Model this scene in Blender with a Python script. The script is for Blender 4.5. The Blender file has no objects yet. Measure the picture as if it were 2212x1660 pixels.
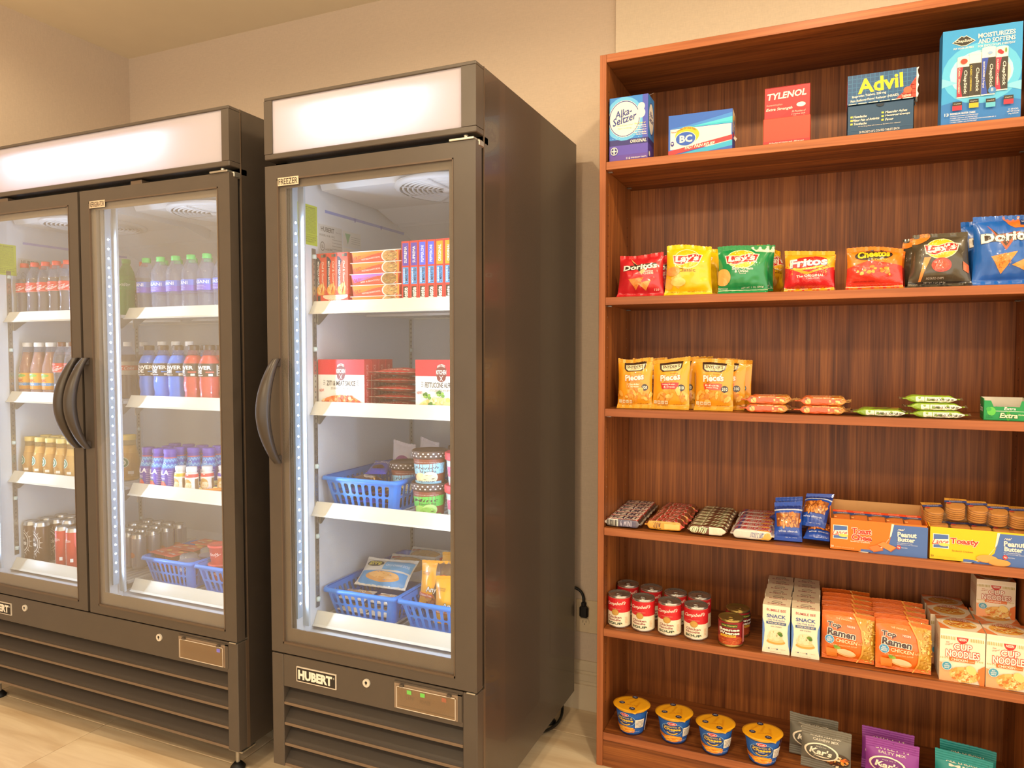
import bpy, bmesh, math, random
from mathutils import Vector, Matrix, noise
from mathutils.geometry import tessellate_polygon
S = bpy.context.scene
COL = S.collection
PI = math.pi
# ------------------------------------------------------------ camera
cam = bpy.data.cameras.new('camera'); camo = bpy.data.objects.new('camera', cam); COL.objects.link(camo)
cam.sensor_fit = 'HORIZONTAL'; cam.sensor_width = 36.0; cam.lens = 36.0*1543.64/2212; cam.clip_start = .05
camo.location = (0, 0, 1.3338)
camo.rotation_euler = (math.radians(90-2.475), 0, math.radians(23.4805))
S.camera = camo
# ------------------------------------------------------------ world, view, lamps
S.view_settings.view_transform = 'Standard'; S.view_settings.look = 'None'
S.view_settings.gamma = 1; S.view_settings.use_curve_mapping = False
S.view_settings.exposure = 1.03
W = bpy.data.worlds.new('room_ambient'); S.world = W; W.use_nodes = True
W.node_tree.nodes['Background'].inputs[0].default_value = (1.0, .87, .69, 1)
W.node_tree.nodes['Background'].inputs[1].default_value = 1.12
WARM = (1.0, .80, .52)
def spot(name, loc, e, ang=172, blend=.35, r=.05, col=WARM):
    l = bpy.data.lights.new(name, 'SPOT'); l.energy = e; l.color = col; l.spot_size = math.radians(ang)
    l.spot_blend = blend; l.shadow_soft_size = r
    o = bpy.data.objects.new(name, l); o.location = loc; COL.objects.link(o); return o
def area(name, loc, rot, sx, sy, e, col):
    l = bpy.data.lights.new(name, 'AREA'); l.shape = 'RECTANGLE'; l.size = sx; l.size_y = sy; l.energy = e; l.color = col
    o = bpy.data.objects.new(name, l); o.location = loc; o.rotation_euler = rot; COL.objects.link(o); return o
for X, e in ((-2.66, 12), (-1.35, 22), (-.04, 24), (1.27, 27)):
    spot('downlight', (X, 1.13, 2.75), e)
for X, e in ((-1.75, 28), (-.70, 52), (1.0, 24)):  # unseen front row, added as fill for the shelf fronts and wall gap
    spot('downlight', (X, -.6, 2.75), e, r=.12)
COOL = (.86, .93, 1.0)
# ------------------------------------------------------------ materials
def lin(c):
    if isinstance(c, str):
        c = c.lstrip('#'); c = [int(c[i:i+2], 16)/255 for i in (0, 2, 4)]
    return tuple((x/12.92 if x <= .04045 else ((x+.055)/1.055)**2.4) for x in c[:3])
_M = {}
def mat(c, rough=.5, metal=0., var=.05, scale=60., bump=0., spec=.5, name='paint', emit=0., coat=0., trans=0.):
    key = (c, rough, metal, var, scale, bump, spec, emit, coat, trans)
    if key in _M: return _M[key]
    m = bpy.data.materials.new(name); m.use_nodes = True; nt = m.node_tree; b = nt.nodes['Principled BSDF']
    col = lin(c)
    tc = nt.nodes.new('ShaderNodeTexCoord'); nz = nt.nodes.new('ShaderNodeTexNoise'); nz.inputs['Scale'].default_value = scale
    nz.inputs['Detail'].default_value = 2
    nt.links.new(tc.outputs['Object'], nz.inputs['Vector'])
    mx = nt.nodes.new('ShaderNodeMix'); mx.data_type = 'RGBA'
    mx.inputs[6].default_value = (*[x*(1-var) for x in col], 1); mx.inputs[7].default_value = (*[min(1, x*(1+var)) for x in col], 1)
    nt.links.new(nz.outputs['Fac'], mx.inputs[0]); nt.links.new(mx.outputs[2], b.inputs['Base Color'])
    b.inputs['Roughness'].default_value = rough; b.inputs['Metallic'].default_value = metal
    b.inputs['Specular IOR Level'].default_value = spec; b.inputs['Coat Weight'].default_value = coat
    b.inputs['Transmission Weight'].default_value = trans
    if emit: b.inputs['Emission Color'].default_value = (*col, 1); b.inputs['Emission Strength'].default_value = emit
    if bump:
        bp = nt.nodes.new('ShaderNodeBump'); bp.inputs['Strength'].default_value = bump; bp.inputs['Distance'].default_value = .002
        nt.links.new(nz.outputs['Fac'], bp.inputs['Height']); nt.links.new(bp.outputs[0], b.inputs['Normal'])
    _M[key] = m; return m
def ink(c): return mat(c, .45, 0, .03, 90, name='ink')
def foil(c, r=.28): return mat(c, r, .0, .06, 40, name='film', coat=.5, spec=.6)
def clear(name, tint, haze, hazecol, rough=.03):
    """thin see-through sheet: transparent + a fresnel reflection + a little diffuse haze"""
    m = bpy.data.materials.new(name); m.use_nodes = True; nt = m.node_tree; nt.nodes.clear()
    out = nt.nodes.new('ShaderNodeOutputMaterial'); tr = nt.nodes.new('ShaderNodeBsdfTransparent'); gl = nt.nodes.new('ShaderNodeBsdfGlossy')
    df = nt.nodes.new('ShaderNodeBsdfDiffuse'); lw = nt.nodes.new('ShaderNodeLayerWeight'); pw = nt.nodes.new('ShaderNodeMath'); fr = nt.nodes.new('ShaderNodeMath'); a = nt.nodes.new('ShaderNodeMixShader'); b = nt.nodes.new('ShaderNodeMixShader')
    nz = nt.nodes.new('ShaderNodeTexNoise'); nz.inputs['Scale'].default_value = 4; mr = nt.nodes.new('ShaderNodeMapRange')
    tc = nt.nodes.new('ShaderNodeTexCoord'); nt.links.new(tc.outputs['Object'], nz.inputs['Vector'])
    mr.inputs[3].default_value = haze*.8; mr.inputs[4].default_value = haze*1.2
    nt.links.new(nz.outputs['Fac'], mr.inputs[0])
    tr.inputs[0].default_value = (*lin(tint), 1); gl.inputs['Roughness'].default_value = rough; lw.inputs[0].default_value = .5; pw.operation = 'POWER'; pw.inputs[1].default_value = 5
    fr.operation = 'MULTIPLY_ADD'; fr.inputs[1].default_value = .9; fr.inputs[2].default_value = .04
    nt.links.new(lw.outputs['Facing'], pw.inputs[0]); nt.links.new(pw.outputs[0], fr.inputs[0])
    df.inputs[0].default_value = (*lin(hazecol), 1)
    nt.links.new(mr.outputs[0], a.inputs[0]); nt.links.new(tr.outputs[0], a.inputs[1]); nt.links.new(df.outputs[0], a.inputs[2])
    nt.links.new(fr.outputs[0], b.inputs[0]); nt.links.new(a.outputs[0], b.inputs[1]); nt.links.new(gl.outputs[0], b.inputs[2])
    nt.links.new(b.outputs[0], out.inputs[0]); return m
GLASS = clear('door_glass', '#f4f6f4', .08, '#d8d2c8')  # weak haze stands in for the milky glare over the interior
GLASSR = clear('glare_haze_glass', '#f2f4f2', .21, '#d8d0c4')  # stronger haze paints veiling glare into the pane, along with slight condensation
PET = clear('clear_plastic', '#eef2fa', .13, '#c9d2ea', .05)
PETD = clear('clear_plastic_dome', '#f0f0f0', .25, '#d0d0d0', .08)
FILM = clear('clear_film', '#f6efe2', .05, '#e8d8b8', .12)
def wood(axis, name='walnut', dark=1.0, cs=('#5a2d12', '#834a22', '#a86530')):
    m = bpy.data.materials.new(name); m.use_nodes = True; nt = m.node_tree; b = nt.nodes['Principled BSDF']
    tc = nt.nodes.new('ShaderNodeTexCoord')
    def nz(sc, lng, det, dist=0):
        mp = nt.nodes.new('ShaderNodeMapping'); s = [sc, sc, sc]; s[axis] = sc*lng; mp.inputs['Scale'].default_value = s
        n = nt.nodes.new('ShaderNodeTexNoise'); n.inputs['Scale'].default_value = 1; n.inputs['Detail'].default_value = det; n.inputs['Distortion'].default_value = dist
        nt.links.new(tc.outputs['Object'], mp.inputs[0]); nt.links.new(mp.outputs[0], n.inputs['Vector']); return n
    n1 = nz(14, .07, 4, .7); n2 = nz(60, .03, 4, .6); n3 = nz(210, .02, 2)
    ad = nt.nodes.new('ShaderNodeMath'); ad.operation = 'MULTIPLY_ADD'; ad.inputs[1].default_value = .30
    nt.links.new(n1.outputs['Fac'], ad.inputs[0])
    m2 = nt.nodes.new('ShaderNodeMath'); m2.operation = 'MULTIPLY_ADD'; m2.inputs[1].default_value = .42
    nt.links.new(n2.outputs['Fac'], m2.inputs[0]); nt.links.new(m2.outputs[0], ad.inputs[2])
    m3 = nt.nodes.new('ShaderNodeMath'); m3.operation = 'MULTIPLY'; m3.inputs[1].default_value = .28
    nt.links.new(n3.outputs['Fac'], m3.inputs[0]); nt.links.new(m3.outputs[0], m2.inputs[2])
    cr = nt.nodes.new('ShaderNodeValToRGB'); e = cr.color_ramp.elements
    e[0].position = .37; e[0].color = (*[x*dark for x in lin(cs[0])], 1); e[1].position = .64; e[1].color = (*[x*dark for x in lin(cs[2])], 1)
    k = e.new(.50); k.color = (*[x*dark for x in lin(cs[1])], 1)
    nt.links.new(ad.outputs[0], cr.inputs[0]); nt.links.new(cr.outputs[0], b.inputs['Base Color'])
    b.inputs['Roughness'].default_value = .42; b.inputs['Specular IOR Level'].default_value = .35
    bp = nt.nodes.new('ShaderNodeBump'); bp.inputs['Strength'].default_value = .12; bp.inputs['Distance'].default_value = .001
    nt.links.new(n3.outputs['Fac'], bp.inputs['Height']); nt.links.new(bp.outputs[0], b.inputs['Normal']); return m
WOODX, WOODY, WOODZ = wood(0), wood(1), wood(2)
EDGEX, EDGEZ = (wood(k, 'walnut_edge', 1., ('#8a4f2c', '#a05d36', '#b36f42')) for k in (0, 2))
def fabric(c, name='wallpaper'):
    m = bpy.data.materials.new(name); m.use_nodes = True; nt = m.node_tree; b = nt.nodes['Principled BSDF']
    tc = nt.nodes.new('ShaderNodeTexCoord'); fs = []
    for s in ((2200, 2200, 150), (150, 150, 2200)):
        mp = nt.nodes.new('ShaderNodeMapping'); mp.inputs['Scale'].default_value = s; n = nt.nodes.new('ShaderNodeTexNoise'); n.inputs['Scale'].default_value = .35
        nt.links.new(tc.outputs['Object'], mp.inputs[0]); nt.links.new(mp.outputs[0], n.inputs['Vector']); fs.append(n)
    ad = nt.nodes.new('ShaderNodeMath'); nt.links.new(fs[0].outputs['Fac'], ad.inputs[0]); nt.links.new(fs[1].outputs['Fac'], ad.inputs[1])
    mx = nt.nodes.new('ShaderNodeMix'); mx.data_type = 'RGBA'; c = lin(c); mp = nt.nodes.new('ShaderNodeMapRange')
    mp.inputs[1].default_value = .7; mp.inputs[2].default_value = 1.3; nt.links.new(ad.outputs[0], mp.inputs[0])
    mx.inputs[6].default_value = (*[x*.93 for x in c], 1); mx.inputs[7].default_value = (*[min(1, x*1.05) for x in c], 1)
    nt.links.new(mp.outputs[0], mx.inputs[0]); nt.links.new(mx.outputs[2], b.inputs['Base Color']); b.inputs['Roughness'].default_value = .8
    bp = nt.nodes.new('ShaderNodeBump'); bp.inputs['Strength'].default_value = .15; bp.inputs['Distance'].default_value = .001
    nt.links.new(ad.outputs[0], bp.inputs['Height']); nt.links.new(bp.outputs[0], b.inputs['Normal']); return m
def tilemat():
    m = bpy.data.materials.new('floor_tile'); m.use_nodes = True; nt = m.node_tree; b = nt.nodes['Principled BSDF']
    tc = nt.nodes.new('ShaderNodeTexCoord'); mp = nt.nodes.new('ShaderNodeMapping'); mp.inputs['Scale'].default_value = (1.6, 14, 5)
    n = nt.nodes.new('ShaderNodeTexNoise'); n.inputs['Scale'].default_value = 1.2; n.inputs['Detail'].default_value = 5; n.inputs['Distortion'].default_value = .8
    nt.links.new(tc.outputs['Object'], mp.inputs[0]); nt.links.new(mp.outputs[0], n.inputs['Vector'])
    cr = nt.nodes.new('ShaderNodeValToRGB'); e = cr.color_ramp.elements; e[0].position = .3; e[0].color = (*lin('#cbb08c'), 1); e[1].position = .7; e[1].color = (*lin('#ecdabb'), 1)
    nt.links.new(n.outputs['Fac'], cr.inputs[0]); nt.links.new(cr.outputs[0], b.inputs['Base Color']); b.inputs['Roughness'].default_value = .38; return m
# ------------------------------------------------------------ mesh builder
class MB:
    def __init__(s, org=(0, 0, 0)): s.v = []; s.f = []; s.m = []; s.sm = []; s.mats = []; s.org = org
    def mi(s, m):
        if m not in s.mats: s.mats.append(m)
        return s.mats.index(m)
    def face(s, idx, m, sm=False): s.f.append(idx); s.m.append(s.mi(m)); s.sm.append(sm)
    def add(s, vs): n = len(s.v); s.v += [tuple(x) for x in vs]; return n
    def poly(s, pts, m, sm=False): n = s.add(pts); s.face(list(range(n, n+len(pts))), m, sm)
    def box(s, x0, y0, z0, x1, y1, z1, m, c=0., mf=None):
        """mf: dict of face materials by '-x','+x','-y','+y','-z','+z'; c: chamfer"""
        mf = mf or {}
        if x0 > x1: x0, x1 = x1, x0
        if y0 > y1: y0, y1 = y1, y0
        if z0 > z1: z0, z1 = z1, z0
        lo, hi = (x0, y0, z0), (x1, y1, z1)
        c = min(c, .45*min(hi[k]-lo[k] for k in range(3)))
        if c <= 0:
            n = s.add([(a, b, d) for a in (x0, x1) for b in (y0, y1) for d in (z0, z1)])
            for k, q in {'-x': (0, 1, 3, 2), '+x': (4, 6, 7, 5), '-y': (0, 4, 5, 1), '+y': (2, 3, 7, 6), '-z': (0, 2, 6, 4), '+z': (1, 5, 7, 3)}.items():
                s.face([n+i for i in q], mf.get(k, m))
            return
        ids = {}
        for i in range(8):
            sg = [(i >> k) & 1 for k in (2, 1, 0)]
            for ax in range(3):
                p = [(hi[k] if sg[k] else lo[k]) if k == ax else ((hi[k]-c) if sg[k] else (lo[k]+c)) for k in range(3)]
                ids[(tuple(sg), ax)] = s.add([p])
        for ax in range(3):
            o = [k for k in range(3) if k != ax]
            for sd in (0, 1):
                q = []
                for a, b in ((0, 0), (1, 0), (1, 1), (0, 1)):
                    g = [0, 0, 0]; g[ax] = sd; g[o[0]] = a; g[o[1]] = b; q.append(ids[(tuple(g), ax)])
                s.face(q, mf.get('-+'[sd]+'xyz'[ax], m))
            for a in (0, 1):
                for b in (0, 1):
                    g0 = [0, 0, 0]; g0[o[0]] = a; g0[o[1]] = b; g1 = list(g0); g1[ax] = 1
                    s.face([ids[(tuple(g0), o[0])], ids[(tuple(g1), o[0])], ids[(tuple(g1), o[1])], ids[(tuple(g0), o[1])]], m)
        for i in range(8):
            sg = tuple((i >> k) & 1 for k in (2, 1, 0)); s.face([ids[(sg, 0)], ids[(sg, 1)], ids[(sg, 2)]], m)
    def extrude(s, prof, ax, a, b, m, sm=False):
        """closed profile of 2D points in the two other axes, run along axis ax from a to b"""
        o = [k for k in range(3) if k != ax]; n = len(prof); base = []
        for t in (a, b):
            for p in prof:
                q = [0, 0, 0]; q[ax] = t; q[o[0]] = p[0]; q[o[1]] = p[1]; base.append(q)
        k = s.add(base)
        for i in range(n): j = (i+1) % n; s.face([k+i, k+j, k+n+j, k+n+i], m, sm)
        s.face([k+i for i in range(n)][::-1], m); s.face([k+n+i for i in range(n)], m)
    def lathe(s, prof, m, seg=24, c=(0, 0), z=0., sm=True, mf=None, a0=0., a1=2*PI, cap=False):
        full = abs(a1-a0-2*PI) < 1e-6; ns = seg if full else seg+1
        n = len(prof); k = s.add([(c[0]+r*math.cos(a0+(a1-a0)*i/seg), c[1]+r*math.sin(a0+(a1-a0)*i/seg), z+h) for r, h in prof for i in range(ns)])
        for j in range(n-1):
            mm = mf(j) if mf else m
            for i in range(seg):
                i2 = (i+1) % ns
                s.face([k+j*ns+i, k+j*ns+i2, k+(j+1)*ns+i2, k+(j+1)*ns+i], mm, sm)
        if cap:
            s.face([k+i for i in range(ns)][::-1], mf(0) if mf else m); s.face([k+(n-1)*ns+i for i in range(ns)], mf(n-2) if mf else m)
    def tube(s, path, r, m, seg=10, sm=True, rr=None):
        P = [Vector(p) for p in path]; rings = []; up = Vector((0, 0, 1))
        for i, p in enumerate(P):
            t = (P[min(i+1, len(P)-1)]-P[max(i-1, 0)]).normalized()
            a = t.cross(up) if abs(t.z) < .95 else t.cross(Vector((1, 0, 0))); a.normalize(); b = a.cross(t)
            ra, rb = rr(i/(len(P)-1)) if rr else (r, r)
            rings.append(s.add([p+a*ra*math.cos(2*PI*k/seg)+b*rb*math.sin(2*PI*k/seg) for k in range(seg)]))
        for i in range(len(P)-1):
            for k in range(seg): k2 = (k+1) % seg; s.face([rings[i]+k, rings[i]+k2, rings[i+1]+k2, rings[i+1]+k], m, sm)
        s.face([rings[0]+k for k in range(seg)], m); s.face([rings[-1]+k for k in range(seg)], m)
    def grid(s, P, m, sm=True, mf=None):
        nu = len(P[0]); k = s.add([p for row in P for p in row])
        for j in range(len(P)-1):
            for i in range(nu-1): s.face([k+j*nu+i, k+j*nu+i+1, k+(j+1)*nu+i+1, k+(j+1)*nu+i], mf(i, j) if mf else m, sm)
    def mesh(s, name, fix=True):
        me = bpy.data.meshes.new(name); o = s.org
        me.from_pydata([(x-o[0], y-o[1], z-o[2]) for x, y, z in s.v], [], s.f)
        for m in s.mats: me.materials.append(m)
        me.polygons.foreach_set('material_index', s.m); me.polygons.foreach_set('use_smooth', s.sm)
        if fix and len(s.f) < 9000:
            b = bmesh.new(); b.from_mesh(me); bmesh.ops.recalc_face_normals(b, faces=b.faces); b.to_mesh(me); b.free()
        me.update(); return me
    def build(s, name, parent=None, fix=True, **kw):
        o = bpy.data.objects.new(name, s.mesh(name, fix)); COL.objects.link(o)
        if parent: o.parent = parent
        for k, v in kw.items(): o[k] = v
        return o
def thing(name, label, cat, loc=(0, 0, 0), rz=0., group=None, rx=0.):
    o = bpy.data.objects.new(name, None); COL.objects.link(o); o.empty_display_size = .02
    o.location = loc; o.rotation_euler = (rx, 0, rz); o['label'] = label; o['category'] = cat
    if group: o['group'] = group
    return o
def dup(root, label, loc, rz=None, rx=None, group=None):
    r = root.copy(); COL.objects.link(r); r.location = loc; r['label'] = label
    e = root.rotation_euler
    r.rotation_euler = (e.x if rx is None else rx, e.y, e.z if rz is None else rz)
    if group: r['group'] = group
    for ch in list(root.children):
        c = ch.copy(); COL.objects.link(c); c.parent = r
        for g in list(ch.children): d = g.copy(); COL.objects.link(d); d.parent = c
    return r
class Stock:
    """first call places the prototype itself, later calls copy it"""
    def __init__(s, root): s.r = root; s.n = 0
    def put(s, label, loc, rz=0., rx=0., group=None, ry=0.):
        if s.n == 0:
            o = s.r; o.location = loc; o['label'] = label; o.rotation_euler = (rx, 0, rz)
            if group: o['group'] = group
        else: o = dup(s.r, label, loc, rz, rx, group)
        o.rotation_euler.y = ry
        s.n += 1; return o
ORD = 'first second third fourth fifth sixth seventh eighth ninth tenth eleventh twelfth'.split()
# ------------------------------------------------------------ printed artwork: lettering and flat shapes laid on a surface
_T = {}
def glyphs(t, bold=0.):
    k = (t, bold)
    if k in _T: return _T[k]
    cu = bpy.data.curves.new('t', 'FONT'); cu.body = t; cu.size = 1; cu.offset = bold; cu.resolution_u = 2
    o = bpy.data.objects.new('t', cu); me = bpy.data.meshes.new_from_object(o); me.calc_loop_triangles()
    V = [(v.co.x, v.co.y) for v in me.vertices]; T = [tuple(V[i] for i in lt.vertices) for lt in me.loop_triangles]
    bpy.data.objects.remove(o); bpy.data.meshes.remove(me); bpy.data.curves.remove(cu)
    xs = [p[0] for p in V] or [0, 1]; ys = [p[1] for p in V] or [0, 1]
    _T[k] = (T, (min(xs), min(ys), max(xs), max(ys))); return _T[k]
def clip01(t):
    P = list(t)
    for ax, lim, sg in ((0, 0., 1), (0, 1., -1), (1, 0., 1), (1, 1., -1)):
        if all(sg*(p[ax]-lim) >= 0 for p in P): continue
        Q = []
        for i, p in enumerate(P):
            q = P[(i+1) % len(P)]; d0, d1 = sg*(p[ax]-lim), sg*(q[ax]-lim)
            if d0 >= 0: Q.append(p)
            if (d0 >= 0) != (d1 >= 0): k = d0/(d0-d1); Q.append((p[0]+(q[0]-p[0])*k, p[1]+(q[1]-p[1])*k))
        P = Q
        if len(P) < 3: return []
    return [(P[0], P[i], P[i+1]) for i in range(1, len(P)-1)]
class A:
    def __init__(s): s.L = []; s.n = 0
    def _add(s, tris, c): s.n += 1; s.L.append((tris, c, s.n)); return s
    def p(s, pts, c):
        t = tessellate_polygon([[Vector((x, y, 0)) for x, y in pts]]); return s._add([tuple(pts[i] for i in q) for q in t], c)
    def r(s, x0, y0, x1, y1, c): return s._add([((x0, y0), (x1, y0), (x1, y1)), ((x0, y0), (x1, y1), (x0, y1))], c)
    def e(s, cx, cy, rx, ry, c, n=22, a0=0, a1=360, rot=0):
        a0, a1, k = math.radians(a0), math.radians(a1), math.radians(rot); P = []
        for i in range(n+1):
            a = a0+(a1-a0)*i/n; x, y = rx*math.cos(a), ry*math.sin(a); P.append((cx+x*math.cos(k)-y*math.sin(k), cy+x*math.sin(k)+y*math.cos(k)))
        return s._add([((cx, cy), P[i], P[i+1]) for i in range(n)], c)
    def ring(s, cx, cy, rx, ry, w, c, n=26, a0=0, a1=360):
        T = []; a0, a1 = math.radians(a0), math.radians(a1)
        for i in range(n):
            q = []
            for a, k in ((i, 1), (i+1, 1), (i+1, 1-w), (i, 1-w)):
                t = a0+(a1-a0)*a/n; q.append((cx+rx*k*math.cos(t), cy+ry*k*math.sin(t)))
            T += [(q[0], q[1], q[2]), (q[0], q[2], q[3])]
        return s._add(T, c)
    def t(s, txt, cx, cy, w, h, c, b=.0, sh=0., rot=0., out=None, ow=.05, arch=0., asp=1.):
        """lettering stretched to a w x h box about cx, cy; out: outline colour; arch: rise of the middle; asp: face width/height for a true rotation"""
        b *= .55; ow *= .8; T0, bb = glyphs(txt, b); k = math.radians(rot)
        def f(p):
            x = (p[0]-bb[0])/(bb[2]-bb[0])-.5; y = (p[1]-bb[1])/max(1e-6, bb[3]-bb[1])-.5
            X = (x*w + sh*y*h)*asp; Y = y*h + arch*(1-4*x*x)
            return (cx+(X*math.cos(k)-Y*math.sin(k))/asp, cy+X*math.sin(k)+Y*math.cos(k))
        if out: s._add([tuple(f(p) for p in q) for q in glyphs(txt, b+ow)[0]], out)
        return s._add([tuple(f(p) for p in q) for q in T0], c)
    def blobs(s, cx, cy, rx, ry, n, r, cols, seed=1, asp=1.):
        g = random.Random(seed)
        for i in range(n):
            a = g.uniform(0, 2*PI); d = math.sqrt(g.random()); q = r*g.uniform(.6, 1.3)
            s.e(cx+rx*d*math.cos(a), cy+ry*d*math.sin(a), q, q*asp*g.uniform(.5, .9), cols[i % len(cols)], 8, rot=g.uniform(0, 180)); s.n -= 1 if i % 3 else 0
        return s
    def lines(s, x0, y0, x1, y1, n, c, seed=1, k=.45):
        g = random.Random(seed); T = []; d = (y1-y0)/n
        for i in range(n):
            x = x0
            while x < x1-(x1-x0)*.05:
                e = min(x1, x+g.uniform(.05, .16)*(x1-x0)); y = y0+i*d; T += [((x, y), (e, y), (e, y+d*k)), ((x, y), (e, y+d*k), (x, y+d*k))]; x = e+(x1-x0)*.03
        return s._add(T, c)
    def emit(s, mb, fm, Wd, Ht, maxl=0., eps=.0004, step=.00012, m=ink):
        for tris, c, ly in s.L:
            mm = m(c) if isinstance(c, str) else c; off = eps+step*ly
            st = [tuple((p[0]*Wd, p[1]*Ht) for p in t) for q in tris for t in clip01(q)]
            if maxl:
                o = []
                while st:
                    t = st.pop(); d = [(t[i][0]-t[(i+1) % 3][0])**2+(t[i][1]-t[(i+1) % 3][1])**2 for i in range(3)]; i = d.index(max(d))
                    if d[i] > maxl*maxl:
                        a, b, q = t[i], t[(i+1) % 3], t[(i+2) % 3]; h = ((a[0]+b[0])/2, (a[1]+b[1])/2); st += [(a, h, q), (h, b, q)]
                    else: o.append(t)
                st = o
            for t in st:
                q = []
                for u, v in t: P, N = fm(u, v); q.append((P[0]+N[0]*off, P[1]+N[1]*off, P[2]+N[2]*off))
                mb.poly(q, mm)
def flat(O, U, V):
    O, U, V = Vector(O), Vector(U).normalized(), Vector(V).normalized(); N = U.cross(V)
    return lambda u, v: (O+U*u+V*v, N)
def cyl(rf, Wd, z0, c=(0, 0), a0=-PI/2):
    """wrap on an upright round thing: rf(z) radius; the middle of the art faces -y"""
    def f(u, v):
        r = rf(z0+v); a = a0+(u-Wd/2)/rf(z0); return (c[0]+r*math.cos(a), c[1]+r*math.sin(a), z0+v), (math.cos(a), math.sin(a), 0)
    return f
def radius(prof):
    P = sorted(prof, key=lambda q: q[1])
    def f(z):
        for (r0, h0), (r1, h1) in zip(P, P[1:]):
            if h0 <= z <= h1: return r0+(r1-r0)*((z-h0)/(h1-h0) if h1 > h0 else 0)
        return P[-1][0] if z > P[-1][1] else P[0][0]
    return f
def show(root, art, fm, Wd, Ht, maxl=0., name='print', parent=None, org=(0, 0, 0), m=ink, eps=.0004):
    b = MB(org); art.emit(b, fm, Wd, Ht, maxl, eps=eps, m=m); return b.build(name, parent or root, fix=False)
# ============================================================ the setting
WALL = fabric('#d2bfaa'); WALL_BRIGHT = fabric('#dfcfb6'); CEIL = mat('#f0e2c6', .9, 0, .03, 8, name='ceiling_paint')
def struct(name, mb, parent=None):
    o = mb.build(name, parent)
    if not parent: o['kind'] = 'structure'
    return o
XL, YB, ZC = -3.141, 2.522, 2.774
b = MB(); b.box(XL-.1, YB, 0, -.69, YB+.1, ZC, WALL); struct('wall_back', b)
b = MB(); b.box(-.69, YB-.014, 0, 3.2, YB+.1, ZC, WALL_BRIGHT); struct('wall_back_right', b)  # extra brightness of this stretch of wall put into a paler wallpaper colour
b = MB(); b.box(XL-.1, -3, 0, XL, YB, ZC, WALL); struct('wall_left', b)
b = MB(); b.box(XL-.1, -3, ZC, 3.2, YB+.1, ZC+.1, CEIL); struct('ceiling', b)
b = MB(); b.box(XL-.1, -3, -.06, 3.2, YB+.1, -.005, mat('#332a22', .9, name='grout')); FLOOR = struct('floor', b)
TILE = tilemat(); g = random.Random(4)
for i in range(-2, 9):
    for j in range(-7, 2):
        x0, y0 = -2.34+.62*i, 1.72+.613*j; x1, y1 = x0+.6165, y0+.6095
        x0, x1 = max(x0, XL), min(x1, 3.2); y1 = min(y1, YB)
        if x1-x0 < .02 or y1-y0 < .02: continue
        t = MB((x0, y0, 0)); t.box(x0, y0, -.02, x1, y1, 0, TILE, .0012); o = t.build('floor_tile', FLOOR); o.location = (x0, y0, 0)
BASE = mat('#d2c2a6', .5, 0, .04, 20, name='baseboard_paint')
b = MB(); Y = YB
b.extrude([(Y, 0), (Y-.016, 0), (Y-.016, .095), (Y-.010, .098), (Y-.010, .108), (Y-.015, .111), (Y-.015, .134), (Y-.009, .137), (Y-.009, .146), (Y-.013, .149), (Y-.013, .176), (Y-.006, .183), (Y, .183)], 0, XL, -.69, BASE)
struct('baseboard_back', b)
b = MB(); b.extrude([(XL, 0), (XL+.016, 0), (XL+.016, .095), (XL+.010, .098), (XL+.010, .146), (XL+.013, .149), (XL+.006, .183), (XL, .183)], 1, -3, YB-.02, BASE); struct('baseboard_left', b)
# ============================================================ bookcase
BX0, BX1, BY0, BY1, BT = -.6506, .5352, 2.184, 2.5024, .0209
SZ = [.1125, .4522, .779, 1.1584, 1.5091, 1.929]; BH = 2.2583; HT = .0248
bk = thing('bookcase', 'tall walnut bookcase with adjustable shelves stocked with snacks and groceries', 'bookcase', (BX0, BY0, 0)); O = bk.location[:]
METAL = mat('#a8a39a', .3, .9, .05, 60, name='metal'); HOLE = mat('#3a2416', .8, name='hole')
for x0, x1, xi, sg in ((BX0, BX0+BT, BX0+BT, 1), (BX1-BT, BX1, BX1-BT, -1)):
    b = MB(O); b.box(x0, BY0, 0, x1, BY1, BH, WOODZ, .0008, {'-y': EDGEZ}); sp = b.build('side_panel', bk)
    b = MB(O)
    for y in (BY0+.028, BY1-.05):
        z = .2
        while z < BH-.1:
            if all(abs(z-s+HT/2) > .03 for s in SZ):
                b.extrude([(y+.0022*math.cos(a*PI/3), z+.0022*math.sin(a*PI/3)) for a in range(6)], 0, xi-.001*sg, xi+.0004*sg, METAL if int(z*100) % 3 == 0 else HOLE)
            z += .032
    b.build('pin_holes', sp, kind='stuff')
b = MB(O); b.box(BX0+BT, BY0, BH-HT, BX1-BT, BY1, BH, WOODX, .0008, {'-y': EDGEX}); b.build('top_panel', bk)
b = MB(O); b.box(BX0, BY1, 0, BX1, BY1+.005, BH, WOODZ); b.build('back_panel', bk)
for i, z in enumerate(SZ):
    b = MB(O); b.box(BX0+BT+.0006, BY0, z-HT, BX1-BT-.0006, BY1-.0005, z, WOODX, .0008, {'-y': EDGEX}); s = b.build('shelf' if i else 'bottom_shelf', bk)
    if i:
        for x, sg in ((BX0+BT, 1), (BX1-BT, -1)):
            for y in (BY0+.03, BY1-.05):
                p = MB(O); p.box(x, y-.006, z-HT-.004, x+.014*sg, y+.006, z-HT-.0003, METAL, .001); p.build('shelf_pin', s)
b = MB(O); b.box(BX0+BT, BY0+.002, 0, BX1-BT, BY0+.02, SZ[0]-HT, WOODX, .0008); b.build('kick_board', bk)
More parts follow.
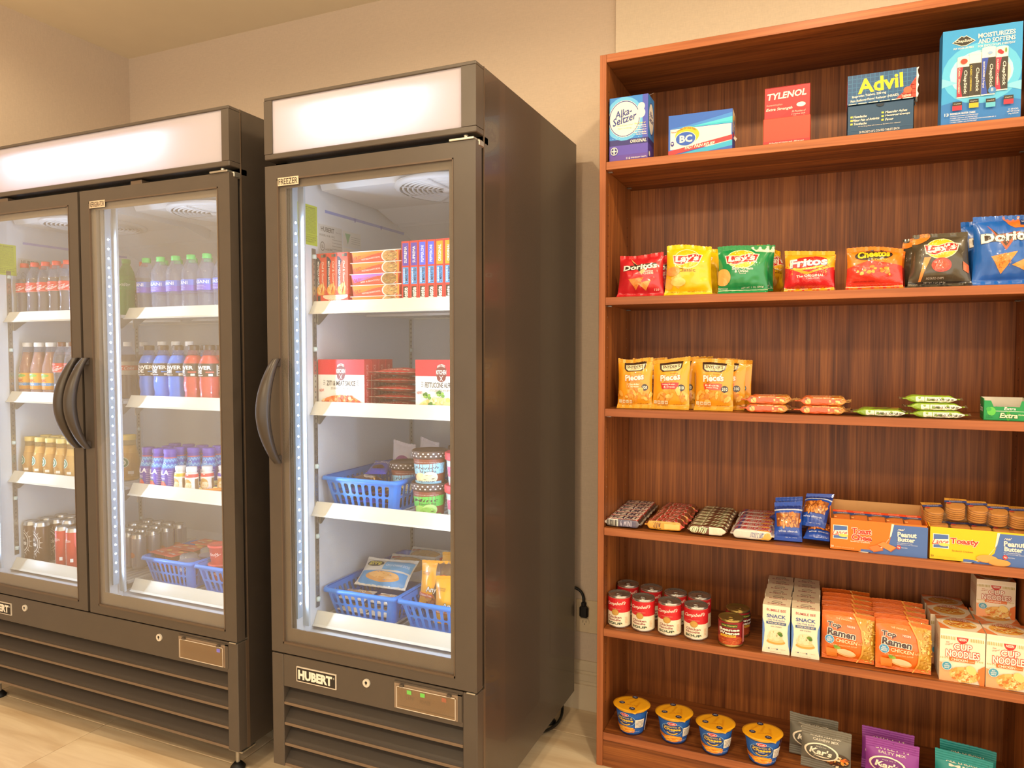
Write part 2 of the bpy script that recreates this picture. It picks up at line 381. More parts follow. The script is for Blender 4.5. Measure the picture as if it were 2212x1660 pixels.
# ============================================================ upright coolers
SIGN, LEDW = .42, 800.
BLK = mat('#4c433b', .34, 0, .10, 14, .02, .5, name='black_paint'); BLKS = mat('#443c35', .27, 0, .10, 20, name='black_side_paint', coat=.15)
LIP = mat('#6f5c4a', .3, 0, .05, 20, name='slat_lip'); HAND = mat('#3b332c', .36, 0, .06, 20, name='handle_plastic'); DK = mat('#0d0b09', .5, name='black_rubber'); TRIM = mat('#5a4a3c', .3, 0, .06, 30, name='bronze_trim'); LIN = mat('#ced2d8', .35, 0, .02, 10, name='white_liner')
RAIL = mat('#d9d3c2', .32, 0, .02, 20, name='rail_plastic'); WIRE = mat('#d6d6d2', .35, .1, .03, 30, name='coated_wire'); STEEL = mat('#b4b0a6', .3, .85, .05, 50, name='steel')
PANEL = bpy.data.materials.new('sign_acrylic'); PANEL.use_nodes = True
_n = PANEL.node_tree; _n.nodes.clear(); _o = _n.nodes.new('ShaderNodeOutputMaterial'); _a = _n.nodes.new('ShaderNodeMixShader'); _t = _n.nodes.new('ShaderNodeBsdfTranslucent'); _d = _n.nodes.new('ShaderNodeBsdfDiffuse')
_t.inputs[0].default_value = (.93, .88, .95, 1); _d.inputs[0].default_value = (.8, .76, .8, 1); _a.inputs[0].default_value = .35
_n.links.new(_t.outputs[0], _a.inputs[1]); _n.links.new(_d.outputs[0], _a.inputs[2]); _n.links.new(_a.outputs[0], _o.inputs[0])
LED = mat('#c6deff', .4, emit=LEDW, var=0., name='led_chip'); CHIPB = mat('#b8c4cc', .4, name='led_base'); GREEN = mat('#28d848', .4, emit=1.0, name='green_lamp'); REDL = mat('#d05038', .4, emit=.3, name='red_lamp'); BLUEL = mat('#4a55e0', .4, emit=1.2, name='blue_lamp')
WHT = mat('#d8cfc0', .4, name='cover_edge'); LOCKM = mat('#d6cfc2', .3, .25, .05, 60, name='lock_metal'); ACRY = clear('cover_plastic', '#e8dcc8', .2, '#b8a48a')
YF, YD, YK, CH = 1.6415, 1.692, 2.441, 2.0713
FS = [.502, .848, 1.162, 1.472]
COOLWHITE = (.84, .92, 1.0)
def handle_mesh(org, x, flip=0):
    """tall bow handle: a flat bar standing well off the door in the middle, tapering into it at both ends"""
    b = MB(org); z0, z1, n = 1.012, 1.318, 22; R = []
    for i in range(n+1):
        t = i/n; z = z0+(z1-z0)*t; k = math.sin(PI*t)
        d = .012+.062*k**.8; th = .012+.008*k; w = .012+.010*k
        R.append([(x-w, YF-d, z), (x-w*.4, YF-d-th*.55, z), (x+w*.4, YF-d-th*.55, z), (x+w, YF-d, z), (x+w*.7, YF-d+th, z), (x-w*.7, YF-d+th, z), (x-w, YF-d, z)])
    b.grid(R, HAND)
    b.poly(R[0][:-1], HAND); b.poly(R[-1][:-1], HAND)
    for z in (z0+.012, z1-.012): b.box(x-.008, YF-.02, z-.012, x+.008, YF+.001, z+.012, HAND, .002)
    return b
def cooler(name, label, x0, x1, doors, zoff, badge, bays):
    rt = thing(name, label, 'freezer' if name == 'upright_freezer' else 'refrigerator', ((x0+x1)/2, (YF+YK)/2, 0)); O = rt.location[:]
    ZB, ZD0, ZD1, ZC0 = .099, .4455, 1.8745, 1.8935
    def part(nm, fn, parent=rt, **k):
        q = MB(O); fn(q); return q.build(nm, parent, **k)
    # outer shell
    def shell(q):
        q.box(x0, YD-.004, ZB, x0+.045, YK, CH, BLKS, .001); q.box(x1-.045, YD-.004, ZB, x1, YK, CH, BLKS, .001)
        q.box(x0+.045, YK-.045, ZB, x1-.045, YK, CH, BLKS); q.box(x0+.045, YF+.05, CH-.05, x1-.045, YK-.045, CH, BLKS); q.box(x0+.045, YF+.06, ZB, x1-.045, YK-.045, .44, DK)
        q.box(x0, YD-.004, ZD1+.002, x1, YD+.02, ZC0, DK); q.box(x0+.045, YD+.0, 1.885, x1-.045, YK-.045, 1.9, DK)
    part('cabinet', shell)
    part('corner_trim', lambda q: (q.box(x1-.004, YF+.035, ZB, x1+.0012, YF+.037+.010, .44, TRIM), q.box(x1-.002, YD-.006, .44, x1+.0012, YD-.003, CH, TRIM)))
    # white inside
    def liner(q):
        for a, c in ((bays[0][0], bays[-1][1]),):
            q.box(a-.012, YD+.004, .455, a, YK-.05, 1.884, LIN); q.box(c, YD+.004, .455, c+.012, YK-.05, 1.884, LIN)
            q.box(a, YK-.062, .455, c, YK-.05, 1.884, LIN)
            q.extrude([(YK-.062, .47), (YK-.062, .53), (YK-.12, .47)], 0, a, c, LIN)
            q.extrude([(YK-.062, 1.76), (YK-.062, 1.875), (YK-.20, 1.84), (YK-.16, 1.80)], 0, a, c, LIN)
        q.box(bays[0][0]-.012, YD+.0, .450, bays[-1][1]+.012, YK-.05, .472, LIN, .003); q.box(bays[0][0], YD+.01, 1.872, bays[-1][1], YK-.05, 1.884, LIN)
    part('liner', liner)
    for k, (a, c) in enumerate(bays):
        ev = part('evaporator_cover', lambda q: q.extrude([(YD+.10, 1.872), (YD+.12, 1.835), (YK-.33, 1.832), (YK-.22, 1.80), (YK-.20, 1.872)], 0, a+.02, c-.02, LIN))
        cx, cy, zz = a+(.42 if name == 'upright_freezer' else .30), 1.94, 1.8335
        def fan(q):
            q.lathe([(.185, .004), (.185, -.004), (.17, -.009)], LIN, 36, (cx, cy), zz); q.lathe([(.045, -.004), (.04, -.012), (.001, -.013)], LIN, 20, (cx, cy), zz)
            for ri in range(8): r = .055+.0145*ri; q.lathe([(r, -.006), (r+.002, -.010), (r+.005, -.010), (r+.006, -.006)], LIN, 36, (cx, cy), zz)
            for s in range(8):
                an = s*PI/4; dx, dy = math.cos(an), math.sin(an); nx, ny = -dy*.004, dx*.004
                q.poly([(cx+dx*.04+nx, cy+dy*.04+ny, zz-.011), (cx+dx*.17+nx, cy+dy*.17+ny, zz-.011), (cx+dx*.17-nx, cy+dy*.17-ny, zz-.011), (cx+dx*.04-nx, cy+dy*.04-ny, zz-.011)], LIN)
        part('fan_grille', fan, ev)
        part('fan_opening', lambda q: q.lathe([(.001, -.001), (.172, -.001)], mat('#8e8e8c', .8, name='dark_opening'), 36, (cx, cy), zz), ev)
    # lit canopy sign: a white box, tubes, and a milky front
    px0, px1, pz0, pz1 = x0+.029, x1-.029 if name == 'upright_refrigerator' else x1-.042, 1.9095, 2.061
    cz = part('canopy', lambda q: (q.box(x0, YF, pz1, x1, YD, CH, BLK, .002), q.box(x0, YF, ZC0, x1, YD, pz0, BLK, .002), q.box(x0, YF, pz0, px0, YD, pz1, BLK), q.box(px1, YF, pz0, x1, YD, pz1, BLK),
        q.box(x0+.02, YD+.05, pz0-.01, x1-.02, YD+.06, pz1, LIN), q.box(px0-.001, YD, pz0-.008, px1+.001, YD+.05, pz0-.001, LIN), q.box(px0-.001, YD, pz1+.001, px1+.001, YD+.05, pz1+.004, LIN), q.box(px0-.008, YD, pz0, px0-.001, YD+.05, pz1, LIN), q.box(px1+.001, YD, pz0, px1+.008, YD+.05, pz1, LIN)))
    part('sign_panel', lambda q: q.box(px0, YF+.004, pz0, px1, YF+.007, pz1, PANEL), cz)
    ln = px1-px0
    area('canopy_lamp', ((px0+px1)/2, YD+.042, (pz0+pz1)/2+.022), (-PI/2, 0, 0), ln*.62, .02, SIGN*ln, (.84, .87, 1.0))
    # doors
    for k, (d0, d1, hx, sticker) in enumerate(doors):
        fw, gb = .046, .024 if name == 'upright_freezer' else .021
        i0, i1, j0, j1 = d0+fw-.002, d1-fw-.018*(name == 'upright_freezer'), ZD0+.028, ZD1-fw+.006
        dr = part('door', lambda q: (q.extrude([(d0, ZD0), (i0, j0), (i0, j1), (d0, ZD1)], 1, YF, YF+.034, BLK), q.extrude([(d1, ZD0), (i1, j0), (i1, j1), (d1, ZD1)], 1, YF, YF+.034, BLK),
            q.extrude([(d0, ZD0), (d1, ZD0), (i1, j0), (i0, j0)], 1, YF, YF+.034, BLK), q.extrude([(d0, ZD1), (d1, ZD1), (i1, j1), (i0, j1)], 1, YF, YF+.034, BLK)))
        part('gasket', lambda q: [q.box(u0, YF+.034, w0, u1, YD-.004, w1, DK) for u0, w0, u1, w1 in ((d0+.008, ZD0+.006, d0+.036, ZD1-.006), (d1-.036, ZD0+.006, d1-.008, ZD1-.006), (d0+.036, ZD0+.006, d1-.036, ZD0+.022), (d0+.036, ZD1-.03, d1-.036, ZD1-.006))], dr)
        g0, g1, h0, h1 = i0+gb, i1-gb*.7, j0+.046, j1-.026
        part('glass_border', lambda q: [q.box(u0, YF+.008, w0, u1, YF+.0122, w1, TRIM) for u0, w0, u1, w1 in ((i0, j0, g0, j1), (g1, j0, i1, j1), (g0, j0, g1, h0), (g0, h1, g1, j1))], dr)
        part('bead', lambda q: [q.box(u0, YF-.0012, w0, u1, YF+.009, w1, TRIM) for u0, w0, u1, w1 in ((i0, j0, i0+.003, j1), (i1-.003, j0, i1, j1), (i0, j0, i1, j0+.006), (i0, j1-.004, i1, j1))], dr)
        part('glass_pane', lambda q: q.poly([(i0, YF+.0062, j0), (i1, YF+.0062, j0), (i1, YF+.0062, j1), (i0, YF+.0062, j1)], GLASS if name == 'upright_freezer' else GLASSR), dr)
        hb = handle_mesh(O, hx); hb.build('handle', dr)
        if sticker:
            s0 = i0+.004; st = part('name_plate', lambda q: q.box(s0, YF-.0014, j1-.020, s0+.074, YF, j1+.003, mat('#c9b49a', .4, name='plate')), dr, label='small pale plate with dark lettering')
            show(None, A().t(sticker, .5, .5, .92, .72, '#1d1712', .015), flat((s0, YF-.0014, j1-.020), (1, 0, 0), (0, 0, 1)), .074, .023, 0, 'lettering', dr, O, eps=.0002)
        hl = hx > (d0+d1)/2; hc = d0+.004 if hl else d1-.004; hs = 1 if hl else -1
        part('hinge', lambda q: (q.box(hc+.071*hs, YF-.004, ZD1+.001, hc, YF+.03, ZD1+.007, STEEL, .001), q.box(hc+.026*hs, YF+.016, ZD1-.012, hc-.006*hs, YF+.046, ZD1+.006, STEEL, .003), q.lathe([(.006, 0), (.006, .012)], STEEL, 10, (hc+.026*hs, YF+.006), ZD1+.002, cap=True)), dr)
        part('lower_hinge', lambda q: (q.box(hc+.026*hs, YF-.003, ZD0-.006, hc, YF+.05, ZD0-.002, STEEL, .001), q.lathe([(.004, 0), (.004, .008)], STEEL, 10, (hc+.01*hs, YF+.012), ZD0-.004, cap=True)), dr)
        if name == 'upright_refrigerator': part('stop_plate', lambda q: q.box(d0+.235, YF+.006, ZD1+.001, d0+.285, YF+.04, ZD1+.014, TRIM, .001), dr)
    # lower front: posts, fascia, louvres
    pw = .0425
    gr = part('grille', lambda q: (q.box(x0, YF, ZB, x0+pw, YF+.045, .44, BLK, .002), q.box(x1-pw, YF, ZB, x1, YF+.045, .44, BLK, .002), q.box(x0+pw, YF+.002, .344, x1-pw, YF+.04, .44, BLK, .001), q.box(x0+pw, YF+.055, ZB, x1-pw, YF+.06, .344, DK)))
    for i in range(4):
        zt = .3435-.0625*i
        part('slat', lambda q: q.extrude([(YF+.042, zt), (YF+.006, zt-.040), (YF+.004, zt-.047), (YF+.010, zt-.048), (YF+.046, zt-.006)], 0, x0+pw+.0005, x1-pw-.0005, mat('#332c26', .5, 0, .05, 12, name='louvre_paint')), gr)
        part('slat_edge', lambda q: q.box(x0+pw+.0005, YF+.0015, zt-.0555, x1-pw-.0005, YF+.012, zt-.0475, LIP, .001), gr)
    for lx in badge['locks']:
        lk = part('lock', lambda q: q.extrude([(lx+.0115*math.cos(a*PI/12), .4085+.0115*math.sin(a*PI/12)) for a in range(24)], 1, YF-.003, YF+.003, LOCKM))
        part('keyway', lambda q: (q.box(lx-.0012, YF-.0038, .4035, lx+.0012, YF-.0029, .4135, DK), q.extrude([(lx+.004*math.cos(a*PI/6), .4105+.004*math.sin(a*PI/6)) for a in range(12)], 1, YF-.0036, YF-.003, DK)), lk)
    bx = badge['x']; bw, bh, bz = .142, .0445, .3685
    bd = part('badge', lambda q: (q.box(bx, YF-.0012, bz, bx+bw, YF+.002, bz+bh, mat('#d9d0c2', .35, .3, name='badge_silver')), q.box(bx+.003, YF-.0018, bz+.003, bx+bw-.003, YF-.001, bz+bh-.003, mat('#1c1815', .4, name='badge_black'))), label='black name badge with a silver rim')
    show(None, A().t('HUBERT', .48, .5, .86, .64, '#e6ded0', .10).t('\u00ae', .95, .72, .03, .13, '#e6ded0'), flat((bx, YF-.0018, bz), (1, 0, 0), (0, 0, 1)), bw, bh, 0, 'lettering', bd, O, eps=.0003)
    cx0, cx1, cz0, cz1 = badge['ctrl'], badge['ctrl']+.197, .358, .4325
    cp = part('control_panel', lambda q: (q.box(cx0, YF-.0015, cz1-.004, cx1+.012, YF+.002, cz1+.001, BLK), q.box(cx1, YF-.0015, cz0, cx1+.012, YF+.002, cz1, BLK), q.box(cx0, YF-.001, cz0, cx1, YF+.001, cz1-.004, mat('#8e7a66', .4, name='panel_face')), q.box(cx0+.01, YF-.0065, cz0+.004, cx1-.004, YF-.006, cz1-.010, ACRY),
        [q.box(u0, YF-.0068, w0, u1, YF-.0058, w1, WHT) for u0, w0, u1, w1 in ((cx0+.01, cz0+.004, cx1-.004, cz0+.0055), (cx0+.01, cz1-.0115, cx1-.004, cz1-.010), (cx0+.01, cz0+.004, cx0+.0115, cz1-.010), (cx1-.0055, cz0+.004, cx1-.004, cz1-.010))],
        q.box(cx0+.02, YF-.008, cz1-.010, cx0+.032, YF, cz1-.004, BLK), q.box(cx1-.03, YF-.008, cz1-.010, cx1-.018, YF, cz1-.004, BLK)), label='clear flip cover over controls')
    for lx, lm in badge['lamps']: part('indicator_lamp', lambda q: q.box(cx0+lx, YF-.004, cz1-.028, cx0+lx+.014, YF-.001, cz1-.017, mat('#1e1a16', .4, name='switch'), 0, {'-y': lm}), cp)
    if name == 'upright_freezer':
        show(None, A().t('LAMP', .26, .5, .14, .16, '#3c3026').t('POWER', .50, .46, .17, .16, '#3c3026').r(.05, .12, .95, .16, '#5e4c3c'), flat((cx0, YF-.001, cz0), (1, 0, 0), (0, 0, 1)), .197, .07, 0, 'lettering', cp, O)
    # feet
    for fx in (x0+.06, x1-.07):
        for fy in (YF+.065, YK-.07):
            part('foot', lambda q: (q.lathe([(.022, 0), (.024, .006), (.016, .016), (.010, .022)], DK, 16, (fx, fy), 0, cap=True), q.lathe([(.007, .02), (.007, ZB+.001)], STEEL, 10, (fx, fy), 0), q.box(fx-.028, fy-.012, .058, fx+.03, fy+.05, .066, STEEL, .002), q.lathe([(.013, .066), (.013, .074)], STEEL, 6, (fx, fy), 0, cap=True)), label='steel levelling foot with a rubber pad')
    # shelves with price rails
    for a, c in bays:
        for i, z in enumerate(FS):
            def rack(q):
                q.box(a+.004, 1.795, z-.010, a+.010, YK-.07, z-.001, WIRE); q.box(c-.010, 1.795, z-.010, c-.004, YK-.07, z-.001, WIRE)
                q.box(a+.004, 1.795, z-.010, c-.004, 1.801, z-.001, WIRE); q.box(a+.004, 2.06, z-.014, c-.004, 2.068, z-.006, WIRE); q.box(a+.004, YK-.078, z-.010, c-.004, YK-.07, z-.001, WIRE)
                n = 22
                for j in range(n): xx = a+.012+(c-a-.028)*j/(n-1); q.box(xx, 1.797, z-.006, xx+.005, YK-.072, z, WIRE)
            sh = part('shelf', rack)
            part('price_rail', lambda q: q.extrude([(1.794, z+.022), (1.790, z+.022), (1.785, z+.012), (1.771, z-.013), (1.764, z-.018), (1.768, z-.019), (1.779, z-.012), (1.794, z+.010)], 0, a+.001, c-.001, RAIL), sh)
            for bxx in (a+.006, c-.010): part('bracket', lambda q: q.extrude([(1.80, z-.012), (1.80, z-.05), (1.806, z-.05), (1.855, z-.012)], 0, bxx, bxx+.003, STEEL), sh)
        for sx, sg in ((a, 1), (c, -1)):
            for sy in (1.783, YK-.095):
                if sy < 2 and sx not in (bays[0][0], bays[-1][1]): continue
                pl = part('shelf_standard', lambda q: q.box(sx, sy, .535, sx+.003*sg, sy+.017, 1.655, STEEL))
                part('slots', lambda q: [q.box(sx+.003*sg, sy+.006, .55+.0165*j, sx+.0034*sg, sy+.011, .556+.0165*j, mat('#6a6660', .6, name='slot')) for j in range(66)], pl, kind='stuff')
                for zz in (.56, .76, .98, 1.345, 1.63):
                    part('screw_cap', lambda q: q.lathe([(.0075, -.006), (.0075, .006), (.004, .008)], mat('#c4d6d2', .4, name='cap'), 10, (sx+.004*sg, sy+.0085), zz, cap=True), pl)
    # led strips
    for lx, sg, ly in badge['leds']:
        st = part('light_strip', lambda q: (q.box(lx, ly-.010, .53, lx+.006*sg, ly+.012, 1.835, mat('#8ea2b6', .3, name='strip_body')), q.box(lx, ly+.020, .50, lx+.022*sg, ly+.028, 1.85, mat('#aab6c2', .35, name='strip_shield'))))
        chip = MB((lx, ly, 0)); chip.box(lx+.006*sg, ly-.0022, -.0022, lx+.0085*sg, ly+.0022, .0022, CHIPB, 0, {'+x' if sg > 0 else '-x': LED}); cm = chip.mesh('led_chip')
        for j in range(37):
            o = bpy.data.objects.new('led', cm); COL.objects.link(o); o.parent = st; o.location = (lx-O[0], ly-O[1], .575+.0318*j)
    return rt, part, O
FX0, FX1 = -1.497, -.812; GX0, GX1 = -2.975, -1.6319
fz, fpart, FO = cooler('upright_freezer', 'single-door black upright freezer with frozen meals, beside the bookcase', FX0, FX1, [(FX0+.001, FX1-.001, -1.455, 'FREEZER')], 0,
    dict(locks=[-1.158], x=-1.404, ctrl=-1.066, lamps=[(.042, GREEN), (.084, GREEN), (.15, REDL)], leds=[(-1.447, 1, 1.703), (-.862, -1, 1.703)]), [(-1.447, -.862)])
fr, rpart, RO = cooler('upright_refrigerator', 'double-door black upright refrigerator with bottled drinks', GX0, GX1, [(-2.967, -2.3045, -2.322, None), (-2.2925, GX1-.001, -2.272, 'REFRIGERATOR')], 0,
    dict(locks=[-2.642, -1.965], x=-2.862, ctrl=-1.878, lamps=[(.165, BLUEL)], leds=[(-2.245, 1, 1.70), (-2.32, -1, 1.70), (-2.925, 1, 1.70), (-1.682, -1, 1.70)]), [(-2.925, -2.308), (-2.258, -1.682)])
rpart('centre_post', lambda q: (q.box(-2.307, YD-.003, .45, -2.259, YD+.05, 1.88, LIN, .002),))
def sticker(part, nm, x, y0, y1, z0, z1, c, art, label):
    pz = part(nm, lambda q: q.box(x, y0, z0, x+.0008, y1, z1, ink(c)), label=label)
    O = FO if part is fpart else RO
    show(None, art, flat((x+.0008, y0, z0), (0, 1, 0), (0, 0, 1)), y1-y0, z1-z0, 0, 'lettering', pz, O, eps=.0003)
def warn():
    a = A().t('IMPORTANT WARNING', .5, .93, .8, .045, '#5a6410').r(.1, .885, .9, .89, '#5a6410')
    T = ['TO AVOID DAMAGE TO THE', 'COMPRESSOR, ALLOW 24 HRS', 'UPRIGHT BEFORE PLUGGING', 'KEEP THE COIL CLEAN AND', 'DO NOT BLOCK THE VENTS', 'CLEAN THE CONDENSER COIL', 'EVERY MONTH OR THE UNIT', 'WILL NOT COOL PROPERLY']
    for i, t in enumerate(T*2): a.t(t, .5, .85-.036*i, .82, .02, '#6b7716')
    a.r(.02, .245, .98, .25, '#5a6410')
    for i, t in enumerate(('DAMAGE DUE TO A DIRTY', 'CONDENSER COIL WILL VOID', 'THE WARRANTY')): a.t(t, .5, .19-.055*i, .8-.2*(i == 2), .035, '#5a6410')
    return a
def plate():
    return (A().t('HUBERT', .38, .88, .55, .13, '#6b6a66', .04).t('MODEL HUB-12FG', .36, .72, .62, .05, '#77756f').t('Made in China', .84, .86, .22, .03, '#77756f').ring(.16, .42, .09, .12, .14, '#5f5d58').t('UL', .16, .42, .08, .09, '#5f5d58', .02).t('us LISTED', .42, .36, .3, .05, '#6b6a66', .02)
            .lines(.1, .05, .46, .28, 4, '#a3a19b', 3, .25).lines(.56, .05, .97, .72, 8, '#a3a19b', 4, .25))
sticker(fpart, 'warning_sticker', -1.447, 1.720, 1.811, 1.665, 1.787, '#b3c22e', warn(), 'yellow-green warning sticker')
sticker(fpart, 'rating_plate', -1.447, 1.816, 1.936, 1.62, 1.738, '#c6c6c2', plate(), 'silver rating plate')
sticker(fpart, 'caution_sticker', -1.447, 1.942, 2.04, 1.685, 1.735, '#cfcfca', A().p([(.1, .85), (.4, .85), (.25, .15)], '#7fb287').lines(.45, .25, .95, .8, 4, '#9a9a94', 6, .25), 'small sticker with a green triangle')
sticker(fpart, 'notice_sticker', -1.447, 1.942, 2.07, 1.62, 1.68, '#dad9d2', A().lines(.06, .1, .95, .85, 4, '#b4b3ab', 8, .22), 'pale paper notice')
fpart('load_limit_line', lambda q: (q.box(-1.447, 1.851, 1.776, -1.4462, 2.314, 1.785, ink('#7d8fd0')), [q.extrude([(y, 1.785), (y+.016, 1.785), (y+.008, 1.77)], 0, -1.447, -1.4455, ink('#5f74c4')) for y in (2.0, 2.155)]), label='blue fill-line strip')
sticker(rpart, 'warning_sticker', -2.925, 1.715, 1.823, 1.638, 1.757, '#b3c22e', warn(), 'yellow-green warning sticker')
sticker(rpart, 'rating_plate', -2.925, 1.83, 1.95, 1.59, 1.71, '#c6c6c2', plate(), 'silver rating plate')
rpart('load_limit_line', lambda q: [q.box(x, 1.851, 1.766, x+.0008, 2.314, 1.775, ink('#9a9ad0')) for x in (-2.925,)], label='blue fill-line strip')
# ============================================================ outlet, plug and cord
ol = thing('wall_outlet', 'beige electrical outlet on the wall between freezer and bookcase', 'outlet', (-.75, 2.522, .35)); O = ol.location[:]
PL = mat('#d8c4a2', .45, name='outlet_plastic')
b = MB(O); b.box(-.832, 2.516, .291, -.70, 2.522, .414, PL, .002); b.build('cover_plate', ol)
for z in (.333, .383):
    b = MB(O); b.extrude([(-.797+.018*math.cos(a*PI/10), z+.0165*math.sin(a*PI/10)) for a in range(20)], 1, 2.5135, 2.517, PL); r = b.build('receptacle', ol)
    b = MB(O); b.box(-.804, 2.5128, z-.004, -.8025, 2.5138, z+.006, DK); b.box(-.792, 2.5128, z-.003, -.7905, 2.5138, z+.005, DK); b.box(-.7985, 2.5128, z-.0105, -.7955, 2.5138, z-.007, DK); b.build('slots', r)
pg = thing('power_cord', 'black power cord and plug in the wall outlet behind the freezer', 'cord', (-.797, 2.50, .383)); O = pg.location[:]
b = MB(O); b.box(-.813, 2.494, .352, -.780, 2.5125, .396, DK, .006); b.box(-.806, 2.496, .394, -.788, 2.511, .412, DK, .004); b.build('plug', pg)
b = MB(O); P = [(-.797, 2.503, .41), (-.799, 2.503, .43), (-.808, 2.504, .448), (-.825, 2.50, .46), (-.85, 2.495, .462), (-.88, 2.49, .44), (-.90, 2.485, .38), (-.91, 2.482, .25), (-.90, 2.478, .12), (-.87, 2.465, .05), (-.855, 2.43, .012), (-.85, 2.36, .008), (-.86, 2.28, .02), (-.88, 2.22, .04)]
Q = []
for i in range(len(P)-1):
    for t in (0, .34, .67):
        p0, p1, p2, p3 = (Vector(P[max(0, min(len(P)-1, i+k))]) for k in (-1, 0, 1, 2))
        Q.append(.5*((2*p1)+(p2-p0)*t+(2*p0-5*p1+4*p2-p3)*t*t+(3*p1-p0-3*p2+p3)*t**3))
b.tube(Q+[P[-1]], .0052, DK, 10); b.build('cable', pg)
# ============================================================ builders for goods (front faces -y, base at z = 0)
WHITE = mat('#efe9dc', .5, 0, .02, 40, name='white_card')
def carton(name, cat, Wd, D, Ht, c, art=None, side=None, top=None, sidec=None, topc=None, leftc=None, left=None, body='carton', ch=.0008):
    """closed printed box; art on the front, side on +x, left on -x, top on +z"""
    rt = thing(name, '', cat); b = MB(); m = ink(c)
    b.box(-Wd/2, 0, 0, Wd/2, D, Ht, m, ch, {k: ink(v) for k, v in (('+x', sidec), ('+z', topc), ('-x', leftc)) if v}); b.build(body, rt)
    if art: show(rt, art, flat((-Wd/2, 0, 0), (1, 0, 0), (0, 0, 1)), Wd, Ht, 0, 'front_print')
    if side: show(rt, side, flat((Wd/2, 0, 0), (0, 1, 0), (0, 0, 1)), D, Ht, 0, 'side_print')
    if left: show(rt, left, flat((-Wd/2, D, 0), (0, -1, 0), (0, 0, 1)), D, Ht, 0, 'side_print')
    if top: show(rt, top, flat((-Wd/2, 0, Ht), (1, 0, 0), (0, 1, 0)), Wd, D, 0, 'top_print')
    return rt
def pouch(name, cat, Wd, Ht, T, c, art=None, seal=.014, sealc=None, seed=1, wr=1., topw=1., botw=1., waist=.05, flare=.0, fm=foil, nu=26, nv=30, back=None, tilt=1.):
    """pillow bag standing on its bottom seal; creases run in from the seals and corners"""
    rt = thing(name, '', cat); g = random.Random(seed); so = Vector((seed*3.7, seed*1.3, 0))
    ph = [(g.uniform(0, 6.3), g.choice((3, 4, 5, 7))) for _ in range(3)]
    def xs(u, v):
        w = 1+(topw-1)*v+(botw-1)*(1-v); return (u-.5)*Wd*w*(1-waist*math.sin(PI*min(1, max(0, v))))
    def hh(u, v):
        s = seal/Ht; t = min(1, max(0, (v-s)/(1-2*s))); e = max(0, 1-abs(2*u-1)**2.6)**.75; k = max(0, math.sin(PI*t))**.55
        h = T/2*e*k
        near = math.exp(-t/.16)+math.exp(-(1-t)/.16)
        w = sum(math.sin(2*PI*n*u+p) for p, n in ph)/3*near*.05+noise.noise(Vector((u*3.1, v*3.7, 0))+so)*.16+abs(noise.noise(Vector((u*6+v*2, v*5-u*2, 3))+so))*.12
        return h*(1+wr*w)+wr*T*.02*near*math.sin(2*PI*ph[0][1]*u+ph[1][0])*(e > .05)
    def yoff(v): return -flare*max(0, 1-v/.10)**1.5
    t0, t1, t2 = g.uniform(-.05, .05)*tilt, g.uniform(-.03, .03)*tilt, g.uniform(0, 6.3)
    def zz(u, v): return v*Ht+v*v*Ht*(t0*(u-.5)*2+t1*math.sin(u*PI*1.5+t2))
    FR = [[(xs(i/nu, j/nv), -hh(i/nu, j/nv)+yoff(j/nv), zz(i/nu, j/nv)+(.0012*(i % 2) if j == nv else 0)) for i in range(nu+1)] for j in range(nv+1)]
    BK = [[(x, -(y-yoff(j/nv))*.8+yoff(j/nv)+.0004, z) for x, y, z in FR[j]] for j in range(nv+1)]
    m = fm(c); b = MB(); b.grid(FR, m); b.grid([r[::-1] for r in BK], foil(back) if back else m); b.build('bag', rt, fix=False)
    sc = fm(sealc or c)
    for nm, v0, v1 in (('top_seal', 1-seal/Ht, 1.), ('bottom_seal', 0., seal/Ht)):
        b = MB(); R = []
        for k in range(9):
            v = v0+(v1-v0)*k/8; R.append([(xs(u/14, v), yoff(v)-.0012-.0007*(k % 2)-hh(u/14, v), zz(u/14, v)) for u in range(15)])
        b.grid(R, sc, False); b.build(nm, rt, fix=False)
    if art:
        def f(u, v):
            a = min(.9999, max(0, u/Wd))*nu; d = min(.9999, max(0, v/Ht))*nv; i, j = int(a), int(d); p, q = a-i, d-j
            A0, A1, B0, B1 = (Vector(FR[j+y][i+x]) for y in (0, 1) for x in (0, 1))
            P = A0*(1-p)*(1-q)+A1*p*(1-q)+B0*(1-p)*q+B1*p*q
            N = ((A1-A0)*(1-q)+(B1-B0)*q).cross((B0-A0)*(1-p)+(B1-A1)*p); N.normalize(); return P, N
        show(rt, art, f, Wd, Ht, max(Wd, Ht)/22, 'front_print', m=fm, eps=.0007)
    return rt
